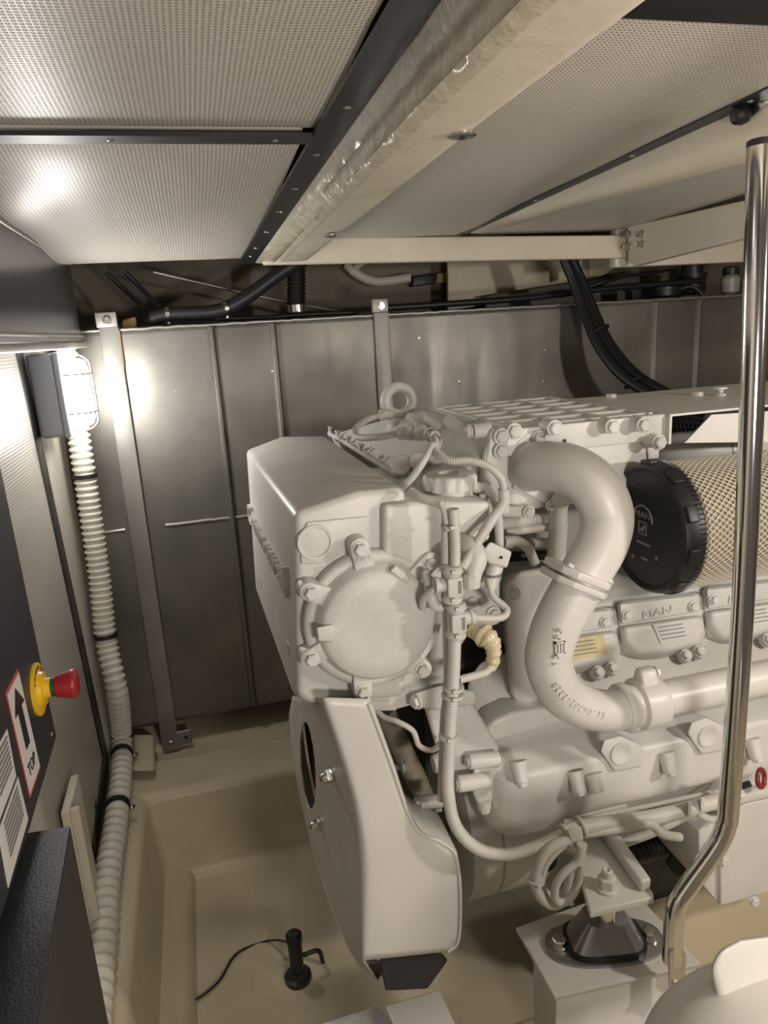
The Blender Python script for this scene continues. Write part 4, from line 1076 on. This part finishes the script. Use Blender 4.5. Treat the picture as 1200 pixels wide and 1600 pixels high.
for (px, py) in ((521, 1217), (501, 1283)):
    q = gpt(px, py); d = V(-1, -.10, 0).normalized()
    nut = lathe('cap_nut', [(0, .017), (.003, .017), (.005, .014), (.005, .013)], q, d, M['steel'], gd, n=24)
    lathe('nut_hex', [(.005, .0115), (.014, .0115), (.0145, .009)], q, d, M['steel'], nut, n=6, sharp=20)
    lathe('nut_dome', [(.0145, .009), (.021, .0082), (.026, .005), (.028, 0)], q, d, M['steel'], nut, n=20, sharp=60)
# dark strips / wedge below the guard
hull('guard_wedge', [e(x, y, Y) for Y in (1.02, 1.12) for x, y in ((592, 1498), (690, 1488), (700, 1500), (668, 1545), (602, 1548))], M['dark'], gd, bev=.004)
# --- harness: vertical conduit, tees, loops
hp = [(703, 905, .97), (710, 960, .965), (710, 1010, .965), (708, 1060, .965), (704, 1120, .965), (701, 1180, .962), (700, 1235, .96), (712, 1290, .955), (745, 1325, .95), (790, 1335, .945), (840, 1322, .94), (880, 1303, .94)]
corrugated('harness_conduit', [at(x, y, Y=Y) for x, y, Y in hp], .0105, TG, eng, period=.0042, depth=.16, n=16)
tube('harness_pipe', [at(x, y, Y=Y) for x, y, Y in ((697, 800, .985), (697, 900, .985), (699, 1000, .985), (700, 1070, .985), (695, 1120, .985), (692, 1180, .985), (690, 1250, .98))], .0075, TG, eng, n=12)
corrugated('harness_conduit', [at(x, y, Y=Y) for x, y, Y in ((708, 795, .97), (711, 850, .97), (711, 895, .97))], .0085, TG, eng, period=.0042, n=14)
for px in (696, 704):
    tube('harness_wire', [at(x, y, Y=Y) for x, y, Y in ((688+(px-696), 785, .985), (px-2, 800, .98), (px+4, 830, .975))], .005, TG, eng, n=10)
tube('harness_wire', [at(x, y, Y=Y) for x, y, Y in ((642, 768, 1.03), (658, 778, 1.01), (680, 784, .995), (692, 790, .985), (700, 805, .98))], .0075, TG, eng, n=12)
tube('harness_wire', [at(x, y, Y=Y) for x, y, Y in ((628, 762, 1.08), (645, 745, 1.07), (662, 720, 1.07), (676, 695, 1.10))], .006, TG, eng, n=12)
corrugated('harness_wire', [at(x, y, Y=Y) for x, y, Y in ((674, 676, 1.2), (680, 690, 1.15), (678, 702, 1.10), (686, 712, 1.07), (705, 720, 1.05), (735, 720, 1.04), (765, 730, 1.03), (783, 748, 1.03), (787, 766, 1.03))], .0068, TG, eng, period=.0036, n=12)
tube('harness_wire', [at(x, y, Y=Y) for x, y, Y in ((690, 680, 1.2), (686, 692, 1.15), (680, 704, 1.11))], .006, TG, eng, n=12)
def tie(c, d, r, parent=eng, m=None):
    o = lathe('cable_tie', [(-.0022, r), (-.0022, r+.0014), (.0022, r+.0014), (.0022, r)], c, d, m or TG, parent, n=20)
    q = c+V(-.2, -1, .1).normalized()*(r+.002)
    hull('tie_head', [q+V(x, y, z) for x in (-.004, .004) for y in (-.003, .002) for z in (-.003, .003)], m or TG, o, bev=.001)
    return o
for (px, py, Y, r) in ((704, 822, .976, .0135), (708, 1074, .968, .016), (707, 1086, .968, .016), (700, 1150, .965, .014), (679, 704, 1.10, .008)): tie(at(px, py, Y=Y), at(px, py-10, Y=Y)-at(px, py, Y=Y), r)
def ringsleeve(pts, r, n_, name='connector_sleeve'):
    P = cr([at(x, y, Y=Y) for x, y, Y in pts], 6)
    P, L_ = resample(P, .0035); rr = [r*(1 if i % 3 else 1.16) for i in range(len(P))]
    bm = bmesh.new(); tube_bm(bm, P, rr, 16); return link(name, tomesh(bm, sharp=50), TG, eng)
ringsleeve([(787, 764, 1.03), (788, 780, 1.03), (787, 800, 1.03)], .0085, 1)
def tee(px, py, side):
    Y = .966; c = at(px, py, Y=Y); up = (at(px, py-10, Y=Y)-c).normalized()
    lathe('harness_tee', [(-.030, .0125), (-.028, .0155), (-.020, .0155), (-.018, .0135), (-.002, .0135), (.016, .0135), (.018, .0155), (.026, .0155), (.028, .0125)], c, up, TG, eng, n=20)
    hull('tee_clasp', [c+V(x, y, z) for x in (-.012, .012) for y in (-.017, -.005) for z in (-.016, .014)], TG, eng, bev=.002)
    hull('tee_slot', [c+V(x, y, z) for x in (.004, .009) for y in (-.0178, -.016) for z in (-.011, .009)], M['greyink'], eng)
    s = V(side, 0, .05).normalized()
    lathe('tee_branch', [(.008, .011), (.022, .011), (.023, .013), (.028, .013), (.028, .008)], c, s, TG, eng, n=20)
    for h in (-.022, .022): tie(c+up*h, up, .0152)
tee(706, 912, -1); tee(712, 968, 1)
corrugated('harness_conduit', [at(x, y, Y=Y) for x, y, Y in ((692, 915, .966), (675, 924, .97), (662, 936, .985), (660, 950, 1.0))], .006, TG, eng, period=.004, n=12)
corrugated('harness_conduit', [at(x, y, Y=Y) for x, y, Y in ((722, 888, .975), (738, 860, .985), (752, 838, .995), (765, 818, 1.005))], .0078, TG, eng, period=.0036, n=14)
tube('harness_wire', [at(x, y, Y=Y) for x, y, Y in ((756, 832, 1.0), (770, 810, 1.01), (782, 795, 1.02), (788, 782, 1.03))], .0085, TG, eng, n=12)
tube('breather_tube', [at(x, y, Y=Y) for x, y, Y in ((742, 762, 1.10), (757, 762, 1.09), (768, 772, 1.07), (777, 795, 1.05), (780, 840, 1.05), (779, 880, 1.06))], .0075, TG, eng, n=12)
lathe('breather_fitting', [(0, .007), (.006, .010), (.014, .010), (.015, .0085), (.03, .0085)], at(738, 763, Y=1.10), (1, -.05, 0), PN, eng, n=16)
tube('harness_wire', [at(x, y, Y=Y) for x, y, Y in ((722, 963, .966), (755, 966, .965), (783, 965, .97), (792, 955, .98), (785, 945, .99), (770, 930, 1.0), (764, 905, 1.01))], .0060, TG, eng, n=12)
ringsleeve([(720, 964, .966), (732, 965, .966), (742, 965, .966)], .010, 1)
tube('drain_wire', [at(x, y, Y=Y) for x, y, Y in ((718, 1062, .968), (745, 1055, .97), (762, 1048, .975), (770, 1030, .98), (767, 1015, .985))], .0065, TG, eng, n=12)
# solenoid and right-angle connectors
hull('solenoid', [at(x, y, Y=Y) for Y in (1.0, 1.04) for x, y in ((766, 846), (800, 862), (792, 888), (762, 880), (756, 858))], CA, eng, bev=.004)
lathe('solenoid_screw', [(0, .0025), (.001, .0025), (.001, .001), (0, .001)], at(783, 871, Y=.998), (0, -1, 0), M['dark'], eng, n=12)
tube('solenoid_neck', [at(775, 880, Y=1.02), at(770, 900, Y=1.015), at(768, 920, Y=1.01)], [.013, .014, .011], CA, eng, n=18)
lathe('solenoid_band', [(-.002, .0148), (.002, .0148)], at(770, 897, Y=1.015), (0, 0, 1), M['greyink'], eng, n=18)
tube('elbow_connector', [at(x, y, Y=Y) for x, y, Y in ((718, 850, 1.03), (735, 855, 1.0), (745, 872, .985), (740, 895, .98), (736, 915, .98))], [.017, .017, .0165, .013, .013], CA, eng, n=20)
lathe('connector_nut', [(-.012, .0145), (.008, .0145), (.010, .012)], at(736, 905, Y=.98), (.05, 0, 1), TG, eng, n=10, sharp=20)
lathe('connector_collar', [(0, .021), (.006, .021), (.007, .018)], at(722, 848, Y=1.035), (.3, -1, -.2), CA, eng, n=24)
for (px, py) in ((737, 940), (756, 941)): lathe('blank_plug', [(0, .0095), (.006, .009), (.007, .005)], e(px, py, YN+.012), (0, -1, 0), CA, eng, n=20)
lathe('blank_plug', [(0, .014), (.005, .0135), (.006, .010), (.012, .009)], e(770, 958, YN+.012), (0, -1, 0), CA, eng, n=20)
# resin covered sender
def lumpy(name, pts, rs, m):
    P = cr([at(x, y, Y=Y) for x, y, Y in pts], 6); rr = []
    for i in range(len(rs)-1): rr += [rs[i]+(rs[i+1]-rs[i])*j/6 for j in range(6)]
    rr.append(rs[-1]); rr = [r*(1+random.uniform(-.13, .13)) for r in rr]
    bm = bmesh.new(); tube_bm(bm, P, rr, 18)
    for v in bm.verts: v.co += V(*[random.uniform(-1, 1)*.0009 for _ in range(3)])
    return link(name, tomesh(bm, sharp=80), m, eng)
sn = lumpy('resin_sender', [(742, 978, 1.02), (752, 990, 1.0), (765, 1000, .985), (771, 1015, .98), (770, 1034, .98), (767, 1046, .98)], [.017, .019, .017, .012, .012, .007], M['amber'])
sn['label'] = 'yellowed resin-covered sender'
# curled grey arm on the round cover's right
tube('hose_arm', [at(x, y, Y=Y) for x, y, Y in ((664, 893, 1.0), (670, 910, .99), (674, 935, .985), (682, 948, .985), (698, 945, .985))], [.006, .008, .009, .008, .008], CA, eng, n=14)
# sensor fittings on top
tube('sensor_loop', [at(x, y, Y=Y) for x, y, Y in ((600, 648, 1.6), (575, 655, 1.52), (556, 670, 1.42), (560, 683, 1.36), (590, 683, 1.3), (625, 677, 1.27))], .0068, TG, eng, n=12)
ringsleeve([(594, 649, 1.6), (604, 647, 1.6), (614, 650, 1.6)], .011, 1)
sA, sB = at(624, 677, Y=1.27), at(680, 676, Y=1.2); sd = (sB-sA)
lathe('sensor_fitting', [(0, .009), (.002, .0125), (.014, .0125), (.016, .009), (.022, .009), (.024, .014), (.034, .014), (.036, .010), (.044, .010), (.046, .015), (.056, .015), (.06, .010)], sA, sd, CA, eng, n=12, sharp=25)
ring('connector_ring', at(672, 679, Y=1.19), (.2, -1, .3), .010, .003, TG, eng, n=24, seg=8)
ring('connector_ring', at(680, 683, Y=1.17), (.2, -1, .3), .009, .003, TG, eng, n=24, seg=8)
# valley hoses between strut and charge pipe
for (a, b, Y, r, cor) in (((782, 818), (845, 812), 1.14, .013, 1), ((790, 832), (870, 822), 1.13, .0075, 0), ((786, 850), (870, 848), 1.18, .010, 0)):
    A_, B_ = at(*a, Y=Y), at(*b, Y=Y)
    (corrugated('valley_hose', [A_, A_.lerp(B_, .5), B_], r, TG, eng, period=.006) if cor else tube('valley_hose', [A_, B_], r, TG, eng, n=12, smooth=False))
tube('valley_hose', [at(x, y, Y=1.1) for x, y in ((788, 846), (806, 845), (824, 856), (836, 880))], .009, TG, eng, n=12)
tube('valley_hose', [at(x, y, Y=1.2) for x, y in ((788, 870), (830, 868), (880, 866))], .010, M['black'], eng, n=12)
hull('valley_lug', [at(x, y, Y=Y) for Y in (1.12, 1.15) for x, y in ((785, 790), (822, 790), (830, 800), (822, 808), (785, 808))], PN, eng, bev=.004)
bolt(at(826, 800, Y=1.115), (0, -1, 0), .009, eng)
bolt(at(862, 790, Y=1.12), (-.3, -1, 0), .009, eng)
# lower harness along the casing, coil
tube('harness_trunk', [at(x, y, Y=Y) for x, y, Y in ((880, 1302, .94), (910, 1293, .94), (960, 1285, .945), (1020, 1277, .95), (1075, 1264, .95), (1120, 1252, .95), (1200, 1235, .95))], .0135, TG, eng, n=16)
tube('harness_trunk', [at(x, y, Y=Y) for x, y, Y in ((905, 1303, .935), (960, 1296, .935), (1005, 1287, .935), (1020, 1289, .935), (1035, 1303, .935), (1062, 1308, .94))], .008, TG, eng, n=14)
tube('harness_trunk', [at(x, y, Y=Y) for x, y, Y in ((960, 1322, 1.0), (1020, 1300, 1.0), (1070, 1275, 1.0), (1130, 1250, 1.0))], .009, TG, eng, n=14)
tube('fuel_line', [at(x, y, Y=Y) for x, y, Y in ((880, 1284, 1.0), (930, 1276, 1.0), (1000, 1262, 1.0), (1110, 1238, 1.0))], .0045, TG, eng, n=10)
tube('fuel_line', [at(x, y, Y=Y) for x, y, Y in ((1090, 1270, .97), (1110, 1280, .97), (1130, 1278, .97))], .007, TG, eng, n=10)
for (px, py, r) in ((884, 1305, .021), (908, 1292, .021)):
    c = at(px, py, Y=.94); ring('trunk_clip', c, (1, 0, .2), r*.8, .003, TG, eng, n=24, seg=8)
hull('trunk_block', [at(x, y, Y=Y) for Y in (.92, .945) for x, y in ((886, 1296), (908, 1290), (912, 1312), (892, 1318))], TG, eng, bev=.003)
for (px, py) in ((1078, 1263), (1098, 1257)): hull('trunk_clip', [at(px+x, py+y, Y=Y) for Y in (.932, .955) for x in (-3, 3) for y in (-11, 11)], TG, eng, bev=.001)
coil = [(888, 1312), (860, 1325), (842, 1350), (836, 1380), (848, 1405), (868, 1414), (885, 1400), (892, 1365), (905, 1340), (910, 1318)]
tube('cable_coil', [at(x, y, Y=.925) for x, y in coil], .0085, TG, eng, n=12)
coil2 = [(886, 1316), (868, 1330), (850, 1355), (846, 1385), (860, 1400), (885, 1392), (900, 1370), (908, 1345), (906, 1320)]
tube('cable_coil', [at(x, y, Y=.935) for x, y in coil2], .0075, TG, eng, n=12)
tube('cable_coil', [at(x, y, Y=.915) for x, y in ((908, 1320), (902, 1345), (880, 1365), (868, 1385), (868, 1405), (880, 1410), (895, 1398), (905, 1375), (908, 1350))], .007, TG, eng, n=12)
for (px, py, d) in ((838, 1375, (0, 0, 1)), (888, 1402, (1, 0, .6))): tie(at(px, py, Y=.925), V(*d), .013)
lathe('drum_plug', [(0, .022), (.004, .022), (.004, .01)], at(852, 1345, Y=1.0), (0, -1, 0), M['black'], eng, n=20)
# --- mounting bracket on the isolator
zb = e(950, 1395, .94).z
zb = at(935, 1425, Y=.86).z
bpts = [at(x, y, Z=zb+.012) for x, y in ((922, 1425), (895, 1330), (905, 1300), (945, 1300), (1020, 1393), (1022, 1402))]
prism('mount_plate', bpts, (0, 0, -.014), PS, eng, bev=.003)
hull('mount_rib', [at(x, y, Z=zb+.012)+V(0, 0, dz) for x, y in ((925, 1290), (948, 1290), (1018, 1390), (1000, 1396)) for dz in (0, .022)], PS, eng, bev=.006, seg=4)
hull('mount_arm', [at(905, 1310, Z=zb+.012)+V(x, y, z) for x in (-.01, .10) for y in (.0, .22) for z in (-.02, .05)], PS, eng, bev=.005)
nb = at(948, 1388, Z=zb+.012)
mn = lathe('mount_nut', [(0, .019), (.004, .019), (.006, .016)], nb, (0, 0, 1), PS, eng, n=28)
lathe('nut_hex', [(.005, .0155), (.022, .0155), (.024, .012)], nb, (0, 0, 1), PS, mn, n=6, sharp=20)
lathe('stud_end', [(.02, .0085), (.036, .0085), (.038, .006), (.034, .004), (.034, 0)], nb, (0, 0, 1), PS, mn, n=20)
# --- lower right junction box on the engine with corrugated hose
jb_ = .98
hull('junction_box', [e(x, y, jb_)+V(0, d, 0) for d in (0, .20) for x, y in ((1126, 1268), (1126, 1416), (1300, 1368), (1300, 1220))], PN, eng, bev=.004)
hull('box_flange', [e(x, y, jb_+.01)+V(0, d, 0) for d in (0, .18) for x, y in ((1092, 1300), (1126, 1262), (1126, 1416), (1092, 1376))], PN, eng, bev=.003)
for (px, py) in ((1131, 1345), (1178, 1408)): bolt(e(px, py, jb_-.004), (-.2, -1, .1), .009, eng)
corrugated('black_hose', [at(x, y, Y=1.04) for x, y in ((1080, 1300), (1110, 1275), (1150, 1258), (1200, 1250), (1280, 1246))], .020, M['black'], eng, period=.008)
corrugated('black_hose', [at(x, y, Y=1.13) for x, y in ((960, 1360), (1000, 1330), (1060, 1320), (1100, 1330))], .026, M['black'], eng, period=.01)
lathe('oil_canister', [(0, .04), (.02, .052), (.10, .052), (.12, .03)], at(1082, 1362, Y=1.10), (0, .2, 1), M['dark'], eng, n=32)
dip = ring('dipstick_ring', at(1189, 1216, Y=.93), (.55, -1, .25), .0155, .0042, M['maroon'], eng)
dip['label'] = 'dark red ring handle'
tube('dipstick', [at(1172, 1224, Y=.935), at(1150, 1232, Y=.95), at(1130, 1240, Y=.97)], .006, M['dark'], dip, n=10)
lathe('dipstick_seat', [(0, .011), (.01, .011), (.012, .007)], at(1152, 1243, Y=.94), (0, -.3, 1), PN, eng, n=16)

# ================================================================== MOUNT, BEARER, STANCHION
ZB = .37
yb0 = .86
A1 = at(866, 1557, Z=ZB); xr = at(1095, 1505, Z=ZB)
bl, brx = A1.x, xr.x
byn, byf = min(A1.y, xr.y), at(806, 1449, Z=ZB).y
byn = A1.y
bear = empty('engine_bearer', ((bl+brx)/2, .95, ZF), 'cream-painted box bearer under the grey rubber mount', 'bearer')
prism('top_plate', [A1, at(1095, 1505, Z=ZB), at(985, 1385, Z=ZB), at(806, 1449, Z=ZB)], (0, 0, -.008), PS, bear, bev=.002)
f1, f2 = A1+V(.006, .005, -.008), xr+V(-.004, .005, -.008)
prism('side_web', [f1, f2, V(f2.x, f2.y, ZF-.03), V(f1.x, f1.y, ZF-.03)], (0, .008, 0), PS, bear, bev=.002)
wl = at(806, 1449, Z=ZB)+V(.03, -.01, -.008); wn = A1+V(.03, .012, -.008)
prism('end_web', [wl, wn, V(wn.x, wn.y, ZF-.03), V(wl.x, wl.y, ZF-.03)], (.008, 0, 0), PS, bear)
mc = at(952, 1508, Z=ZB)
mc = V(mc.x+.005, mc.y+.035, ZB)
mt = empty('rubber_mount', mc, 'grey bell-shaped rubber engine mount bolted on the bearer', 'mount')
MG = mat('mount_grey_metal', (.36, .36, .37), .26, metal=.75, var=.1)
mo = M['black']
# oval base with two ears
def oval(c, a, b, z0, z1, ang, name, m, parent, pw=1., n=48, a2=None, b2=None):
    bm = bmesh.new(); rings = []
    a2 = a2 or a; b2 = b2 or b
    for (zz, aa, bb) in ((z0, a, b), (z1, a2, b2)):
        row = []
        for k in range(n):
            t = 2*math.pi*k/n; x = aa*math.copysign(abs(math.cos(t))**pw, math.cos(t)); y = bb*math.copysign(abs(math.sin(t))**pw, math.sin(t))
            row.append(bm.verts.new(c+V(x*math.cos(ang)-y*math.sin(ang), x*math.sin(ang)+y*math.cos(ang), zz)))
        rings.append(row)
    for k in range(n): bm.faces.new((rings[0][k], rings[0][(k+1) % n], rings[1][(k+1) % n], rings[1][k]))
    bm.faces.new(rings[0][::-1]); bm.faces.new(rings[1])
    bevel_bm(bm, min(.004, (z1-z0)*.3), 3, 40)
    return link(name, tomesh(bm, sharp=40), m, parent)
ba = at(872, 1478, Z=ZB+.004); bb2 = at(1017, 1446, Z=ZB+.03)
dirv = (bb2-ba); ang = math.atan2(dirv.y, dirv.x)
mc2 = (ba+bb2)/2; mc2.z = ZB
half = V(dirv.x, dirv.y, 0).length/2
oval(mc2, half+.022, .050, 0, .006, ang, 'base_plate', MG, mt, pw=.8)
oval(mc2, .070, .046, .006, .016, ang, 'rubber_skirt', mo, mt, pw=.6)
oval(mc2, .064, .042, .016, .062, ang, 'bell_housing', MG, mt, pw=.55, a2=.036, b2=.028)
oval(mc2, .022, .022, .062, zb-.002-ZB, ang, 'mount_stud', M['steel'], mt)
ux = V(math.cos(ang), math.sin(ang), 0)
for s in (-1, 1):
    q = mc2+ux*half*s*.98+V(0, 0, .006)
    wsh = lathe('mount_bolt', [(0, .016), (.003, .016), (.003, .0115), (.012, .0115), (.014, .009)], q, (0, 0, 1), M['steel'], mt, n=6 if False else 24)
    lathe('bolt_head', [(.003, .0125), (.013, .0125), (.0145, .010)], q, (0, 0, 1), M['steel'], wsh, n=6, sharp=20)
# stanchion
YS = .822
st = empty('stanchion', at(1053, 1540, Y=YS), 'polished steel stanchion with a bent foot at right', 'stanchion')
sp = [(1188, 228), (1176, 600), (1160, 960), (1140, 1245), (1134, 1290), (1118, 1325), (1075, 1385), (1058, 1412), (1053, 1440), (1050, 1500)]
tube('stanchion_tube', [at(x, y, Y=YS) for x, y in sp], .0158, M['chrome'], st, n=40, k=10)
lathe('tube_cap', [(0, .0162), (.006, .0162), (.008, .013), (.009, 0)], at(1188, 228, Y=YS), (0, 0, 1), M['dark'], st, n=40)
tp_ = at(1051, 1492, Y=YS-.012)
hull('flattened_foot', [at(x, y, Y=YS-.014)+V(0, d, 0) for d in (0, .006) for x, y in ((1047, 1488), (1055, 1478), (1066, 1484), (1073, 1492), (1071, 1560), (1064, 1572), (1047, 1562))], M['steel'], st, bev=.0015)
lathe('foot_bolt', [(0, .009), (.003, .009), (.004, .006), (.012, .006)], at(1057, 1543, Y=YS-.015), (0, -1, 0), M['steel'], st, n=6)
# foreground casting of the neighbouring machine
fgc = at(1290, 1760, Y=.42)
fg = empty('machine_cover', fgc, 'large smooth rounded white casting in the lower right corner', 'cover')
bm = bmesh.new(); cfg = at(1215, 1690, Y=.47)
bmesh.ops.create_uvsphere(bm, u_segments=64, v_segments=32, radius=1)
for v in bm.verts:
    x, y, z = v.co; f = lambda t: math.copysign(abs(t)**.85, t)
    v.co = cfg+V(f(x)*.145, f(y)*.11, f(z)*.105)
link('cover_shell', tomesh(bm, sharp=80), PS, fg)
hull('cover_boss', [at(x, y, Y=Y) for Y in (.50, .64) for x, y in ((1108, 1515), (1122, 1484), (1160, 1466), (1300, 1450), (1300, 1640), (1130, 1600))], PS, fg, bev=.022, seg=5, sharp=60)
# stringers / floor pieces at the bottom
S(hull('floor_stringer', [V(x, y, z) for x in (.80, 3.3) for (y, z) in ((1.15, .16), (1.32, .16), (1.12, ZF-.02), (1.36, ZF-.02))], M['gel'], bev=.015, seg=4))
S(hull('floor_stringer_base', [V(x, y, z) for x in (.30, 1.2) for (y, z) in ((1.02, -.02), (1.14, -.02), (1.00, ZF-.02), (1.16, ZF-.02))], M['gel'], bev=.015, seg=4))
# chequer plate step and its support
zp_ = .28
cq = [at(x, y, Z=zp_) for x, y in ((500, 1600), (588, 1572), (612, 1600), (640, 1640), (480, 1640))]
cpo = prism('tread_plate', cq, (0, 0, -.006), M['strap'], None, bev=.001)
tag(cpo, 'corner of a silver diamond-pattern tread plate at the bottom edge', 'plate')
def treads():
    bm = bmesh.new()
    a = cq[0]; 
    for i in range(-2, 26):
        for j in range(-2, 14):
            p = V(a.x-.02+i*.0085, cq[3].y-.03+j*.0085, zp_)
            # inside test
            ins = True
            for k in range(5):
                e1 = cq[(k+1) % 5]-cq[k]; w1 = p-cq[k]
                if e1.x*w1.y-e1.y*w1.x > -.0012: ins = False
            if not ins: continue
            d = V(1, 1, 0) if (i+j) % 2 else V(1, -1, 0); d = d.normalized(); t = V(-d.y, d.x, 0)
            hull_into(bm, [p+d*s*.0042*k2+t*s2*.0013*k2+V(0, 0, z) for s in (-1, 1) for s2 in (-1, 1) for z, k2 in ((0, 1), (.0009, .7))])
    if not bm.faces: bm.free(); return
    link('tread_pattern', tomesh(bm), M['strap'], cpo)
treads()
o = prism('support_block', [at(x, y, Z=.24) for x, y in ((600, 1570), (686, 1545), (712, 1600), (740, 1660), (640, 1660))], (0, 0, -.45), M['paint_smooth'], None, bev=.004)
tag(o, 'cream block beside the tread plate at the bottom edge', 'block')
